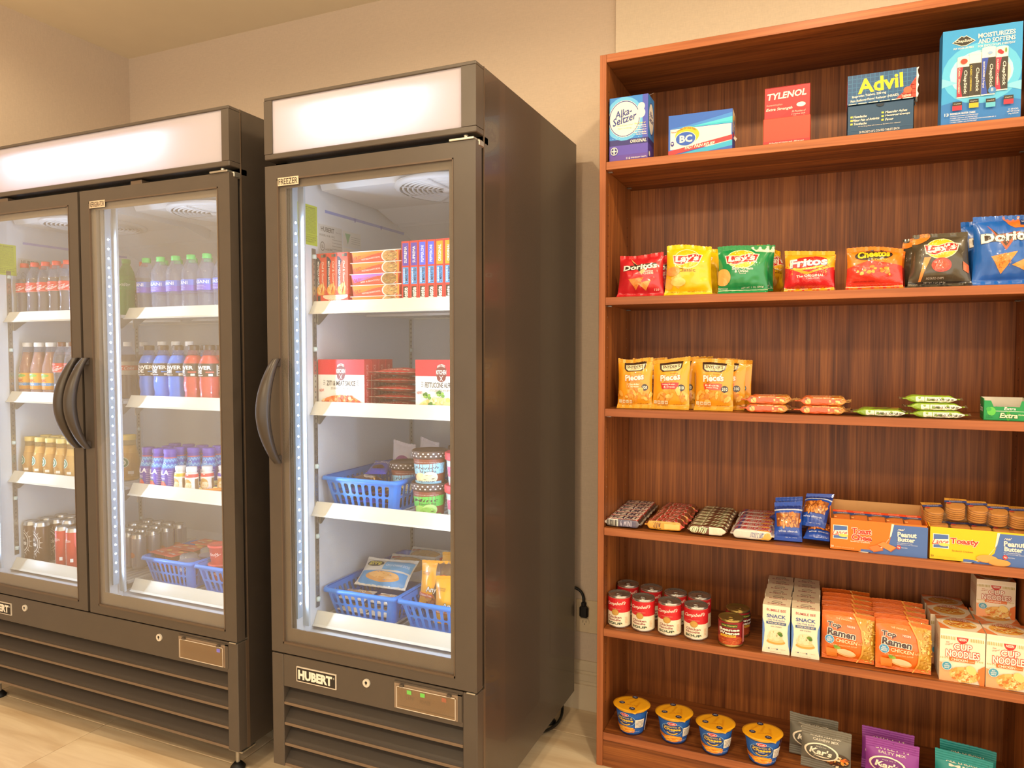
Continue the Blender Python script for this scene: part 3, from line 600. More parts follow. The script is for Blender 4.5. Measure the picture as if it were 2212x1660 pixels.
def bar(name, cat, L, D, T, c, front=None, top=None, fin=.010, finc=None, seed=1, fm=foil, sq=.45, lump=.0):
    """flow-wrapped bar lying along x; crimped fins at both ends"""
    rt = thing(name, '', cat); g = random.Random(seed); m = fm(c); so = Vector((seed*2.3, 0, 0)); ns = 24
    X = [-L/2+fin, -L/2+fin+.002, -L/2+fin+.006, -L/2+fin+.012]; n = 7; X += [X[-1]+(L-2*fin-.024)*i/n for i in range(1, n)]; X += [-x for x in X[3::-1]]
    def sec(x, a):
        e = min(1, max(0, (L/2-fin-abs(x))/.012)); k = .12+.88*math.sqrt(max(0, 1-(1-e)**2)); ca, sa = math.cos(a), math.sin(a)
        w = 1+.05*noise.noise(Vector((x*60, a*1.2, 0))+so)+lump*abs(noise.noise(Vector((x*90, a*2, 5))+so))
        return (x, D/2*math.copysign(abs(ca)**sq, ca)*(.93+.07*k)*w, T/2+T/2*math.copysign(abs(sa)**sq, sa)*k*w)
    R = [[sec(x, 2*PI*i/ns+PI/ns) for i in range(ns+1)] for x in X]
    b = MB(); b.grid(R, m); b.build('wrapper', rt)
    fc = fm(finc or c)
    for s in (-1, 1):
        b = MB(); Q = []
        for k in range(6):
            x = s*(L/2-fin*(1-k/5)-.0005*(k == 0)); Q.append([(x, D*.5*t*(1+.04*k/5), T/2+.0008*(k % 2)*(1 if t > -2 else 0)+.0025*math.sin(3*t+seed+k*.5)*k/5+.001*(i % 2)*(k == 5)) for i, t in enumerate([q/6-1 for q in range(13)])])
        b.grid(Q, fc); b.build('crimp', rt, fix=False)
    def fmap(a0, a1):
        H = T if abs(a0) > 3 or a1 > 3 else D
        def f(u, v):
            x = -L/2+u; a = a0+(a1-a0)*v/(T if a0 > 3.2 else D); P = Vector(sec(x, a)); Q0 = Vector(sec(x, a+.01)); Q1 = Vector(sec(x+.0005, a))
            N = (Q1-P).cross(P-Q0); N.normalize()
            if N.dot(P-Vector((x, 0, T/2))) < 0: N = -N
            return P, N
        return f
    if front: show(rt, front, fmap(PI*1.22, PI*.80), L, T, L/16, 'side_print', m=fm, eps=.0005)
    if top: show(rt, top, fmap(PI*.80, PI*.2), L, D, L/16, 'top_print', m=fm, eps=.0005)
    return rt
def round_thing(name, cat, parts, art=None, wrap=None, seg=28, pname='label_print'):
    """parts: (part name, profile, material or callable, {kw}); wrap: (profile for radius, width, z0, height)"""
    rt = thing(name, '', cat); last = {}
    for nm, prof, m, kw in parts:
        par = kw.pop('of', None); b = MB(); b.lathe(prof, m, seg, **kw); o = b.build(nm, last.get(par, rt), fix=False); last[nm] = o
    if art:
        P, Wd, z0, Hh = wrap; show(rt, art, cyl(radius(P), Wd, z0), Wd, Hh, .009, pname, eps=.0005)
    return rt
ALU = mat('#c9c6c0', .25, .9, .04, 60, name='can_metal')
def can_lid(rt, r, z, nm='lid', gold=None):
    m = mat(gold, .28, .85, .04, 60, name='gold_lid') if gold else ALU
    b = MB(); b.lathe([(r-.0015, -.004), (r, -.002), (r, .001), (r-.002, .0015), (r-.003, -.003), (r*.55, -.0025), (r*.5, -.0032), (.0005, -.0032)], m, 26, z=z); o = b.build(nm, rt, fix=False)
    b = MB(); k = r*.34
    b.lathe([(k, -.0022), (k, -.0006), (k*.62, -.0006), (k*.62, -.0022), (k, -.0022)], m, 14, (0, -k*.75), z); b.box(-k*.5, -k*.3, z-.0024, k*.5, k*.75, z-.0008, m, .0006); b.build('pull_tab', o, fix=False)
    return o
def basket(label, x0, x1, y0, y1, z, h, nx, rows, inset=.022):
    """perforated tray basket: tapered walls with upright slots, rolled rim, floor"""
    c = mat('#2f82e4', .3, 0, .03, 30, name='blue_plastic', spec=.5); cx, cy = (x0+x1)/2, (y0+y1)/2
    rt = thing('storage_basket', label, 'basket', (cx, cy, z)); hx, hy = (x1-x0)/2, (y1-y0)/2
    def wall(q, ax, sg, n):
        L = hx if ax == 0 else hy; o = hy if ax == 0 else hx; rc = .02
        def P(s, t, d):
            k = 1-inset*(1-t)/min(hx, hy)*1.0; off = o-inset*(1-t)-d; a = s*(L-inset*(1-t))
            lim = (L-inset*(1-t))-rc
            if abs(a) > lim: e = abs(a)-lim; off -= rc-math.sqrt(max(0, rc*rc-e*e)); 
            return (a, sg*off, t*h) if ax == 0 else (sg*off, a, t*h)
        def fc(pts, d): return [P(s, t, d) for s, t in pts]
        S0 = [-1, -.97, -.93, -.88]; ss = -.86; cw = 1.72/n
        for d in (0, .0022):
            cols = [-1, -.985, -.96, -.93, -.86]
            for a, e in list(zip(cols, cols[1:]))+[(-e, -a) for a, e in zip(cols, cols[1:])]:
                q.poly(fc([(a, 0), (e, 0), (e, 1), (a, 1)], d), c)
        bands = [(0, .07)]+[(.07+(.80/rows)*i, .07+(.80/rows)*(i+1)) for i in range(rows)]+[(.87, 1)]
        for bi, (t0, t1) in enumerate(bands):
            for i in range(n):
                a, e = ss+cw*i, ss+cw*(i+1)
                if bi in (0, len(bands)-1):
                    for d in (0, .0022): q.poly(fc([(a, t0), (e, t0), (e, t1), (a, t1)], d), c)
                    continue
                mx, my, rx, ry = (a+e)/2, (t0+t1)/2, cw*.31, (t1-t0)*.42; hole = []
                for kx, ky in ((-1, -.72), (-.62, -1), (.62, -1), (1, -.72), (1, .72), (.62, 1), (-.62, 1), (-1, .72)): hole.append((mx+rx*kx, my+ry*ky))
                for d in (0, .0022):
                    H = hole
                    q.poly(fc([(a, t0), (e, t0), H[2], H[1]], d), c); q.poly(fc([(e, t0), (e, t1), H[4], H[3]], d), c); q.poly(fc([(e, t1), (a, t1), H[6], H[5]], d), c); q.poly(fc([(a, t1), (a, t0), H[0], H[7]], d), c)
                    q.poly(fc([(a, t0), H[1], H[0]], d), c); q.poly(fc([(e, t0), H[3], H[2]], d), c); q.poly(fc([(e, t1), H[5], H[4]], d), c); q.poly(fc([(a, t1), H[7], H[6]], d), c)
                for k in range(8):
                    s0, s1 = hole[k], hole[(k+1) % 8]; q.poly([P(*s0, 0), P(*s1, 0), P(*s1, .0022), P(*s0, .0022)], c)
    ny = max(5, round(nx*(y1-y0)/(x1-x0)))
    b = MB()
    for ax, n in ((0, nx), (1, ny)):
        for sg in (-1, 1): wall(b, ax, sg, n)
    b.build('walls', rt, fix=False)
    b = MB(); i = inset; b.box(-hx+i+.002, -hy+i+.002, 0, hx-i-.002, hy-i-.002, .003, c); b.build('floor', rt)
    b = MB(); rc = .024; P = []
    for sx, sy, a0 in ((1, 1, 0), (-1, 1, 90), (-1, -1, 180), (1, -1, 270)):
        for k in range(7): t = math.radians(a0+15*k); P.append((sx*(hx-rc)+rc*math.cos(t), sy*(hy-rc)+rc*math.sin(t)))
    R = []
    for d, zz in ((-.001, -.001), (.006, -.002), (.009, -.012), (.0075, -.012), (.0045, -.004), (-.001, -.004)):
        R.append([(x+d*(1 if x > 0 else -1)*min(1, abs(x)/(hx-rc)), y+d*(1 if y > 0 else -1)*min(1, abs(y)/(hy-rc)), h+zz+.004) for x, y in P+P[:1]])
    b.grid(R+R[:1], c); b.build('rim', rt, fix=False)
    return rt
# ============================================================ bookcase, top compartment: medicine boxes
z = SZ[5]+.0003
def place(rt, label, x, y, z, rz=0., rx=0., group=None):
    rt['label'] = label; rt.location = (x, y, z); rt.rotation_euler = (rx, 0, rz)
    if group: rt['group'] = group
    return rt
CREAM = '#f3ead8'
a = (A().r(0, 0, 1, .25, '#5b3f9c').r(0, .25, 1, .34, '#2f2a72').r(0, .1, 1, .25, '#5748ae').r(0, .34, 1, 1, '#2f7fd0').e(.38, .66, .50, .34, '#5fb4e6').r(.86, .34, 1, 1, '#4a55b8')
     .e(.39, .66, .41, .285, CREAM, 32).ring(.39, .66, .40, .278, .05, '#3a4a94', 32).e(.83, .82, .09, .06, CREAM).e(.82, .72, .11, .075, CREAM)
     .t('Alka-', .37, .755, .44, .115, '#2b3a86', .03, .25, 8).t('Seltzer', .40, .655, .62, .12, '#2b3a86', .03, .25, 8).t('Antacid pain relief', .40, .555, .42, .03, '#b9a88c').t('fast acting', .40, .51, .36, .03, '#b9a88c')
     .t('Fast Relief of', .80, .565, .28, .026, '#e8d84a', .01, .2).t('Heartburn', .83, .53, .24, .026, CREAM, .02, .2).t('Upset Stomach', .79, .495, .34, .026, CREAM, .02, .2).t('Acid Indigestion', .77, .46, .38, .026, CREAM, .02, .2).t('with Headache', .80, .425, .32, .026, CREAM, .02, .2).t('Body Aches', .84, .39, .26, .026, CREAM, .02, .2)
     .t('ORIGINAL', .76, .295, .42, .05, CREAM, .02, .2).e(.13, .165, .095, .062, CREAM).e(.13, .165, .08, .052, '#322c74').r(.115, .12, .145, .21, CREAM).r(.065, .157, .195, .173, CREAM)
     .t('116', .50, .04, .10, .035, CREAM, .02).t('EFFERVESCENT TABLETS', .77, .04, .40, .022, CREAM))
for i in range(40):
    g = random.Random(i); a.e(g.uniform(.02, .8), g.uniform(.35, .40), .006, .004, '#bfe4f4', 6); a.n -= 1
sd = A().r(0, 0, 1, .34, '#4a3a98').r(0, .25, 1, .34, '#2f2a72').r(0, .34, 1, 1, '#3f88d0').e(.5, .66, .42, .25, CREAM).ring(.5, .66, .42, .25, .06, '#3a4a94').t('Alka-', .5, .73, .6, .08, '#2b3a86', .02, .2).t('Seltzer', .5, .64, .7, .08, '#2b3a86', .02, .2).e(.2, .1, .12, .04, CREAM)
o = carton('medicine_box', 'box', .121, .079, .197, '#4a6ec0', a, sd, topc='#6fa8d8')
b = MB(); b.grid([[(.0605-.001, .012+.004*k, .197+.0008*k*k*.3), (.0605+.012, .012+.004*k, .199+.002*k)] for k in range(6)], WHITE); b.build('torn_flap', o)
place(o, 'tall blue and purple medicine box with torn white flap on top shelf', -.5625, 2.2, z)
a = (A().r(0, 0, 1, 1, '#2a62c0').p([(0, .67), (.3, .72), (1, .92), (1, .67)], '#3a86d4').p([(.3, .67), (1, .82), (1, .67)], '#48c2d8').p([(.2, .68), (1, .72), (1, .67)], '#2fb6d0')
     .r(.03, .16, .985, .655, CREAM).p([(.03, 0), (1, .26), (1, 0)], '#34a8d0').p([(.4, 0), (1, .13), (1, 0)], '#2a62c0').p([(0, .02), (1, .27), (1, .385), (0, .13)], '#d2343c').t('FAST PAIN RELIEF', .50, .205, .46, .075, CREAM, .03, .2, 4.2, asp=1.6)
     .e(.30, .48, .19, .21, '#f0b828', 30).e(.275, .40, .165, .175, CREAM, 30).e(.275, .40, .155, .165, '#2858b8', 30).t('BC', .28, .40, .20, .18, CREAM, .06).t('On-the-GO Stick Packs', .29, .60, .30, .05, '#3a3a30', .01, .1, 0, arch=.06, asp=1.6).t('New!', .09, .59, .09, .05, '#d2343c', .01, .2).e(.065, .30, .028, .06, '#35308a').e(.065, .31, .016, .02, CREAM))
o = carton('medicine_box', 'box', .186, .082, .122, '#2a62c0', a, A().r(0, 0, 1, .45, '#3a50b0').r(0, .45, 1, 1, '#e8d8b8').e(.5, .68, .3, .25, '#e0a830').e(.5, .62, .25, .2, '#2858b8').r(.1, .4, .9, .47, '#d2343c').t('BC', .5, .64, .3, .15, CREAM, .03), topc='#2a62c0')
b = MB(); b.grid([[(.093, .03, .045), (.093, .06, .06)], [(.099, .035, .035), (.101, .06, .05)]], WHITE); b.build('torn_flap', o)
place(o, 'wide blue and cream pain relief box with yellow arc, second on top shelf', -.3475, 2.208, z, .02)
# header-card dispenser
o = thing('medicine_box', 'red pain reliever dispenser box with raised header card on top shelf', 'box'); R1, R2 = '#c4262c', '#e2442e'
b = MB(); b.box(-.0625, 0, .004, .0625, .085, .079, ink(R2), .001); b.box(-.061, .004, 0, .061, .08, .004, ink(R1)); b.build('carton', o)
b = MB(); b.box(-.0605, .006, .074, .0605, .0085, .168, ink(R1), .0005); b.box(-.0605, .082, .074, .0605, .0845, .168, ink(R1)); b.box(-.0605, .006, .1665, .0605, .0845, .168, ink(R1)); b.box(.0585, .0085, .074, .0605, .082, .1665, ink(R1)); b.build('header_card', o)
show(o, A().p([(.25, 0), (.62, .30), (1, .30), (1, 0)], '#a81c26').t('TYLENOL', .49, .74, .88, .20, CREAM, .05, .18, 3).t('Acetaminophen', .22, .46, .36, .08, '#f0b0a0').t('Extra Strength', .33, .325, .58, .105, CREAM, .03, .25).e(.81, .40, .10, .07, CREAM).t('50 Pouches of', .76, .21, .30, .055, '#f0c8b8', .01, .2).t('2 Caplets each', .75, .125, .30, .055, '#f0c8b8', .01, .2).t('500 mg each', .76, .05, .26, .055, '#f0c8b8', .01, .2),
     flat((-.0605, .006, .074), (1, 0, 0), (0, 0, 1)), .121, .094, 0, 'header_print')
show(o, A().r(0, 0, 1, .13, '#c4262c').t('50 Pouches of 2 Caplets each - 500 mg each', .5, .055, .74, .06, CREAM, .02, .2), flat((-.0625, 0, .004), (1, 0, 0), (0, 0, 1)), .125, .075, 0, 'front_print')
place(o, o['label'], -.106, 2.212, z)
# open dispenser with a lid hanging over the tray
o = thing('medicine_box', 'dark blue ibuprofen dispenser box with torn lid and yellow lettering', 'box'); NB = '#1d4668'
b = MB(); t = .0015; m = ink(NB); b.box(-.081, 0, 0, .081, t, .085, m); b.box(-.081, .08-t, 0, .081, .08, .09, m); b.box(-.081, 0, 0, -.081+t, .08, .088, m); b.box(.081-t, 0, 0, .081, .08, .088, m); b.box(-.081, 0, 0, .081, .08, t, m); b.build('tray', o)
b = MB(); b.box(-.0815, -.004, .087, .0845, .078, .166, m, .0015, {'-x': ink('#b8283c'), '+x': ink('#24507a')}); b.build('lid', o)
b = MB(); P = []
for k in range(12): P.append([(.0845+.0004, .0+.0065*k, .166-.07*(k/11)**.4 if 0 else .092+.006*math.sin(k*1.9)), (.0885+.003*math.sin(k*2.3), -.002+.0065*k, .087+.006*math.sin(k*1.3)+.05*(k < 3))])
b.grid(P, WHITE); b.grid([[(.078+.0006*k, -.0043, .089+.0075*k), (.0885+.002*math.sin(k*2), -.0046, .088+.0078*k)] for k in range(11)], WHITE); b.build('torn_edge', o)
a = A().r(0, 0, 1, 1, '#1f4f7c')
for i in range(15): a.r(i/15, 0, i/15+.006, 1, '#3f7ca8'); a.n -= 1
for i in range(7): a.r(0, i/7, 1, i/7+.012, '#3f7ca8'); a.n -= 1
a.p([(.70, 0), (1, 0), (1, .70), (.9, .38)], '#d8402c').e(.88, .28, .06, .11, '#e8603c').t('Advil', .48, .62, .66, .50, '#f6d21e', .05, .0, 3, asp=2).t('Ibuprofen Tablets, 200 mg', .32, .27, .50, .10, CREAM, .015, 0, 2, asp=2).t('Pain Reliever/Fever Reducer (NSAID)', .40, .13, .70, .10, CREAM, .015, 0, 2, asp=2).t('Tablets', .86, .10, .14, .09, CREAM, .01, 0, 4, asp=2)
a.lines(.02, .0, .98, .03, 1, '#e8e0d0', 5, .8)
show(o, a, flat((-.0815, -.004, .087), (1, 0, 0), (0, 0, 1)), .166, .079, 0, 'lid_print')
a = A()
for i, (tx, x) in enumerate((('Headache', .22), ('Minor Pain of Arthritis', .31), ('Toothache', .22))): a.t(tx, x-.02, .64-.115*i, .20 if i != 1 else .40, .075, CREAM, .03, .1).r(.05, .615-.115*i, .085, .67-.115*i, '#e8d84a')
for i, (tx, w) in enumerate((('Muscular Aches', .32), ('Menstrual Cramps', .36), ('Fever', .12))): a.t(tx, .58+w/2, .68-.115*i, w, .075, CREAM, .03, .1).r(.52, .655-.115*i, .555, .71-.115*i, '#e8d84a')
a.t('See Full Drug Facts information on the back of this dispenser', .49, .31, .64, .04, '#d8d0c0', .015, .1).t('50 PACKETS OF 2 COATED TABLETS EACH', .49, .13, .60, .07, CREAM).e(.5, .97, .06, .09, '#0c2030', 14, 180, 360).r(0, .2, 1, .206, '#3a6688')
show(o, a, flat((-.081, 0, 0), (1, 0, 0), (0, 0, 1)), .162, .085, 0, 'tray_print')
place(o, o['label'], .132, 2.21, z)
a = A().r(0, 0, 1, 1, '#2f93cf').p([(0, 0), (1, 0), (1, .2), (.5, .30), (0, .22)], '#2470b8').e(.5, .52, .5, .32, '#55b4dc').e(.5, .52, .40, .24, '#9fd4e4').e(.55, .5, .32, .2, '#e6dcc0').p([(0, .5), (.2, .44), (0, .40)], '#7cc4e0').p([(1, .40), (.75, .36), (1, .30)], '#7cc4e0')
a.p([(.12, .865), (.24, .93), (.27, .918), (.30, .93), (.42, .865), (.30, .82), (.24, .82)], '#d8d0c0').p([(.135, .865), (.24, .922), (.27, .91), (.30, .922), (.405, .865), (.30, .828), (.24, .828)], '#2c2a20').t('ChapStick', .27, .872, .22, .035, CREAM, .02, .25).t('PUT YOUR LIPS FIRST', .27, .80, .26, .018, CREAM, .02)
a.t('MOISTURIZES', .68, .905, .46, .048, CREAM, .04).t('AND SOFTENS', .68, .845, .46, .048, CREAM, .04).t('FOR SMOOTH LIPS EVERYDAY', .68, .795, .46, .022, CREAM)
for i, (x, h0, h1, c, tx) in enumerate(((.27, .275, .70, '#c8283c', 'CLASSIC | STRAWBERRY'), (.42, .275, .725, '#3a352c', 'CLASSIC | ORIGINAL'), (.75, .31, .755, '#b82848', 'CLASSIC | CHERRY'), (.585, .275, .765, '#2c4aa8', 'MOISTURIZER | Original'))):
    w = .075 if i != 3 else .085
    a.r(x-w, h0, x+w, h1, CREAM).r(x-w, h0+.012, x+w, h1-.10, '#332e28').p([(x-w, h0+.012), (x-w*.1, h0+.012), (x-w*.5, (h0+h1)/2-.06), (x-w*.05, h1-.10), (x-w, h1-.10)], c).e(x, h1, w, .012, CREAM)
    a.t(tx, x-w*.72, (h0+h1)/2-.03, .27*1.37, .028*.74, CREAM if i != 1 else '#e8d040', .01, 0, -90, asp=.73).t('ChapStick', x+w*.35, (h0+h1)/2-.05, .25*1.37, .05*.74, CREAM, .02, .2, -90, asp=.73)
a.e(.275, .655, .045, .028, '#d8402c').e(.72, .715, .028, .02, '#c02838').e(.745, .70, .025, .018, '#a82030').e(.795, .72, .012, .025, '#6a8a3a').e(.60, .71, .03, .016, '#88a8d0').e(.635, .32, .05, .036, '#3a78b8').t('8', .635, .325, .03, .035, CREAM)
for i, (x, c, c2) in enumerate(((.20, '#c8283c', '#2c2a20'), (.41, '#e8a81e', '#2c2a20'), (.62, '#58b0c8', '#2c2a20'), (.84, '#c8283c', '#2c2a20'))): a.r(x-.06, .145+.012*(i % 2), x+.06, .235+.012*(i % 2), c).r(x-.06, .195+.012*(i % 2), x+.06, .235+.012*(i % 2), c2).t('ChapStick', x, .213+.012*(i % 2), .09, .012, CREAM)
a.t('13', .065, .105, .055, .03, CREAM, .04).t('INDIVIDUAL BLISTER CARDS', .27, .11, .32, .02, CREAM, .01)
for i, tx in enumerate(('5 CLASSIC | STRAWBERRY SKIN PROTECTANT', '4 CLASSIC | ORIGINAL SKIN PROTECTANT', '2 MOISTURIZER | ORIGINAL SKIN PROTECTANT/SUNSCREEN SPF 12', '2 CLASSIC | CHERRY SKIN PROTECTANT')): a.t(tx, .11+(.18, .175, .29, .17)[i], .082-.021*i, (.36, .35, .58, .34)[i], .013, CREAM)
for i, tx in enumerate(('13 STICKS', 'NET WT 0.15 OZ', '(4g) EACH')): a.t(tx, .90, .10-.024*i, (.12, .15, .12)[i], .014, CREAM)
o = carton('lip_balm_box', 'box', .176, .045, .243, '#2a80c0', a, topc='#3f9cd0'); place(o, 'large light blue lip balm display box printed with four sticks', .362, 2.2, z, .04)
# ============================================================ chips
z = SZ[4]+.0003
def lays(a, cx, cy, k):
    a.e(cx, cy, .25*k, .17*k, '#f6e8b0').e(cx, cy, .235*k, .158*k, '#f7b91c').p([(cx-.28*k, cy+.07*k), (cx-.05*k, cy+.05*k), (cx+.12*k, cy+.10*k), (cx+.29*k, cy+.08*k), (cx+.24*k, cy-.06*k), (cx+.05*k, cy-.07*k), (cx-.1*k, cy-.11*k), (cx-.25*k, cy-.08*k)], '#f6e8d0')
    a.p([(cx-.265*k, cy+.058*k), (cx-.05*k, cy+.038*k), (cx+.12*k, cy+.086*k), (cx+.27*k, cy+.068*k), (cx+.225*k, cy-.048*k), (cx+.05*k, cy-.058*k), (cx-.1*k, cy-.098*k), (cx-.235*k, cy-.068*k)], '#d0222a'); return a.t("Lay's", cx, cy-.005, .44*k, .135*k, '#fbf3e4', .07, .2, 4)
def dorito(c0, c1, cx=.5, cy=.66, k=1.):
    return A().p([(cx-.24*k, cy+.26*k), (cx-.06*k, cy+.08*k), (cx+.30*k, cy+.10*k), (cx+.05*k, cy-.17*k)], c1)
a = dorito('', '#f0b070').p([(.30, .84), (.46, .72), (.72, .74), (.50, .56)], '#2e2620').p([(.14, .60), (.88, .66), (.86, .76), (.16, .72)], '#2e2620').t('Doritos', .50, .685, .76, .135, '#f4ece0', .065, .05, 3, out='#4a4038', ow=.03).t('NACHO', .70, .565, .2, .04, '#f4ece0', .02, .1).t('CHEESE', .70, .52, .22, .04, '#f4ece0', .02, .1).p([(.26, .40), (.60, .44), (.42, .16)], '#e8873a').p([(.46, .30), (.76, .36), (.64, .14)], '#f09a48').t('150', .86, .16, .1, .05, '#f4c8b8', .02).t('NET WT. 1 OZ (28.3g)', .24, .07, .34, .03, '#e89080').blobs(.44, .30, .12, .1, 30, .008, ['#c86a24', '#f8b868'], 3)
RED = pouch('chip_bag', '', .15, .136, .055, '#c8222c', a, .012, seed=3, topw=.92, botw=1.0, wr=1.9, flare=.012); RED['category'] = 'chip bag'
K = Stock(RED); GC = 'chip bags on the second shelf'
K.put('small red nacho chip bag at the front, next to the side panel', (-.53, 2.236, z), .03, -.10, GC); K.put('small red chip bag behind the other red bag', (-.50, 2.30, z), -.06, -.10, GC)
a = lays(A().blobs(.25, .32, .30, .14, 5, .12, ['#f0b850', '#f6ca6a'], 5, .8), .48, .70, 1.18).t('Classic', .48, .48, .38, .07, '#8a5a10', .02).t('POTATO CHIPS', .22, .07, .3, .03, '#8a6a18').t('NET WT. 1 OZ. (28.3g)', .70, .08, .4, .035, '#8a6a18').e(.18, .46, .15, .09, '#e89a50').e(.30, .26, .16, .08, '#f6cf70')
YEL = pouch('chip_bag', 'chip bag', .145, .155, .055, '#f2c012', a, .012, seed=7, topw=.93, wr=1.8, flare=.012); K = Stock(YEL)
K.put('bright yellow chip bag standing at the front', (-.382, 2.235, z), .05, -.10, GC); K.put('yellow chip bag just behind the bright yellow front bag', (-.362, 2.30, z), .07, -.12, GC); K.put('rear yellow chip bag of the three beside the green ones', (-.348, 2.372, z), .08, -.12, GC)
a = lays(A().p([(.62, .97), (1, .97), (1, .84), (.74, .86)], '#e8dcc0').e(.84, .90, .12, .03, '#f0e6d0'), .48, .70, 1.2).t('Sour Cream', .50, .50, .42, .055, '#f4ece0', .03).t('& Onion', .48, .445, .28, .05, '#f4ece0', .03).t('Flavored', .50, .40, .12, .025, '#f4ece0').e(.10, .34, .16, .17, '#e8a858').t('POTATO CHIPS', .10, .12, .22, .03, '#f4ece0').t('NET WT. 1 OZ. (28.3g)', .70, .13, .44, .035, '#f4ece0', .01, 0, 3).r(0, .055, 1, .065, '#e8dcc0')
GRN = pouch('chip_bag', 'chip bag', .142, .145, .052, '#128a4c', a, .014, seed=11, topw=1.05, wr=1.8, flare=.014); K = Stock(GRN)
K.put('green sour cream chip bag at the front', (-.222, 2.235, z), .04, -.08, GC); K.put('green chip bag behind the front green bag', (-.212, 2.314, z+.010), .04, -.12, GC)
K = Stock(dup(YEL, '', (0, 0, 0))); K.put('orange-yellow chip bag turned sideways behind the green ones', (-.150, 2.385, z), 1.1, -.08, GC)
a = A().r(0, 0, 1, .62, '#cf2229').p([(0, .62), (.5, .46), (1, .66), (1, .40), (0, .40)], '#f2a81e').p([(0, .60), (.45, .40), (1, .60), (1, .40), (0, .38)], '#cf2229').r(0, .06, 1, .075, '#f4ece0').e(.5, .68, .44, .16, '#f4c23a', rot=8).e(.48, .70, .40, .14, '#d02a28', rot=8).t('Fritos', .50, .69, .76, .20, '#3a3a9a', .06, .12, 6).t('Fritos', .49, .70, .76, .20, '#fbf3e4', .07, .12, 6).t('BRAND', .55, .545, .2, .025, '#f4ece0').t('The ORIGINAL', .53, .375, .56, .065, '#fbf3e4', .03, 0, 3).t('CORN CHIPS', .58, .31, .26, .035, '#f4ece0').t('NET WT. 1 OZ. (28.3g)', .24, .12, .36, .035, '#8a1a1c')
FRI = pouch('chip_bag', 'chip bag', .135, .118, .055, '#f0a21c', a, .012, seed=13, topw=1.0, wr=1.8, flare=.01); K = Stock(FRI)
K.put('yellow and red corn chip bag at the front', (-.04, 2.24, z), -.03, -.06, GC); K.put('yellow and red corn chip bag behind the front corn chip bag', (-.036, 2.302, z), .04, -.08, GC)
a = A().r(0, 0, 1, .52, '#dc3a2a').p([(0, .52), (.4, .66), (1, .56), (1, .4), (0, .4)], '#dc3a2a').e(.48, .80, .34, .13, '#2a2018', rot=4).t('Cheetos', .48, .815, .60, .18, '#2a2018', .10, .1, 5).t('Cheetos', .48, .815, .58, .165, '#f6c81e', .08, .1, 5).t('Crunchy', .58, .68, .28, .06, '#f6c81e', .02, .2, out='#b8341e', ow=.03).blobs(.52, .42, .34, .12, 16, .045, ['#f0a030', '#f6b850', '#e88420'], 9).t('CHEESE FLAVORED SNACKS', .3, .2, .4, .03, '#8a1a14').t('NET WT. 1 OZ. (28.3g)', .2, .10, .3, .03, '#8a1a14').r(0, .05, 1, .062, '#f4e0d0')
CHE = pouch('chip_bag', 'chip bag', .145, .118, .052, '#f07c16', a, .012, seed=17, topw=.98, wr=1.8, flare=.012); K = Stock(CHE)
K.put('orange cheese snack bag at the front', (.128, 2.24, z), .0, -.06, GC); K.put('orange cheese snack bag peeking out behind the front one', (.138, 2.300, z), -.05, -.08, GC); K.put('rearmost orange cheese snack bag', (.15, 2.358, z), -.08, -.08, GC)
a = lays(A().r(0, 0, 1, .11, '#1e1a16'), .52, .70, 1.12).e(.15, .92, .18, .10, '#e8822e', rot=20).p([(.22, .55), (.34, .55), (.24, .30), (.20, .12), (.16, .12)], '#e8924a').e(.52, .40, .17, .135, '#a83a2a').e(.52, .41, .13, .10, '#c04a34').p([(.88, .45), (.98, .38), (.96, .24), (.88, .30)], '#d8642a').t('POTATO CHIPS', .42, .17, .28, .035, '#d8cfc0').t('NET WT. 1 OZ. (28.3g)', .42, .10, .34, .03, '#d8cfc0').t('POTATO CHIPS', .06, .06, .2, .03, '#d8cfc0')
BLA = pouch('chip_bag', 'chip bag', .15, .148, .055, '#4a4334', a, .012, seed=19, topw=.86, botw=1.02, wr=2.0, flare=.016); K = Stock(BLA)
K.put('dark olive-black chip bag with red sauce bowl at the front', (.285, 2.24, z), -.02, -.08, GC); K.put('dark chip bag behind the front dark one', (.267, 2.304, z), -.06, -.1, GC)
a = A().p([(.42, .99), (1, .99), (1, .80), (.62, .80), (.52, .86)], '#d8702a').r(.70, .84, .98, .97, '#1a3a70').t('COOL RANCH', .84, .915, .24, .05, '#e8e4e0', .01).p([(.10, .60), (.98, .63), (.98, .74), (.10, .70)], '#3a2e26').p([(.20, .86), (.36, .70), (.70, .74), (.48, .48)], '#c8552a').p([(.26, .80), (.38, .70), (.62, .72), (.48, .53)], '#3a2e26').t('Doritos', .55, .675, .88, .14, '#f4ece0', .065, .03, 2, out='#4a4038', ow=.03).p([(.26, .40), (.66, .46), (.42, .16)], '#e08a34').p([(.58, .28), (.98, .44), (.86, .16)], '#e8963e').blobs(.45, .34, .12, .1, 30, .01, ['#b8621e', '#f0b060'], 3)
BLU = pouch('chip_bag', 'chip bag', .150, .185, .06, '#1c62bc', a, .014, seed=23, topw=.98, wr=1.9, flare=.012); K = Stock(BLU)
K.put('large bright blue ranch chip bag in front at the right end', (.434, 2.238, z), -.05, -.08, GC)
K.put('large blue chip bag behind the bright blue one', (.418, 2.31, z), .04, -.1, GC)
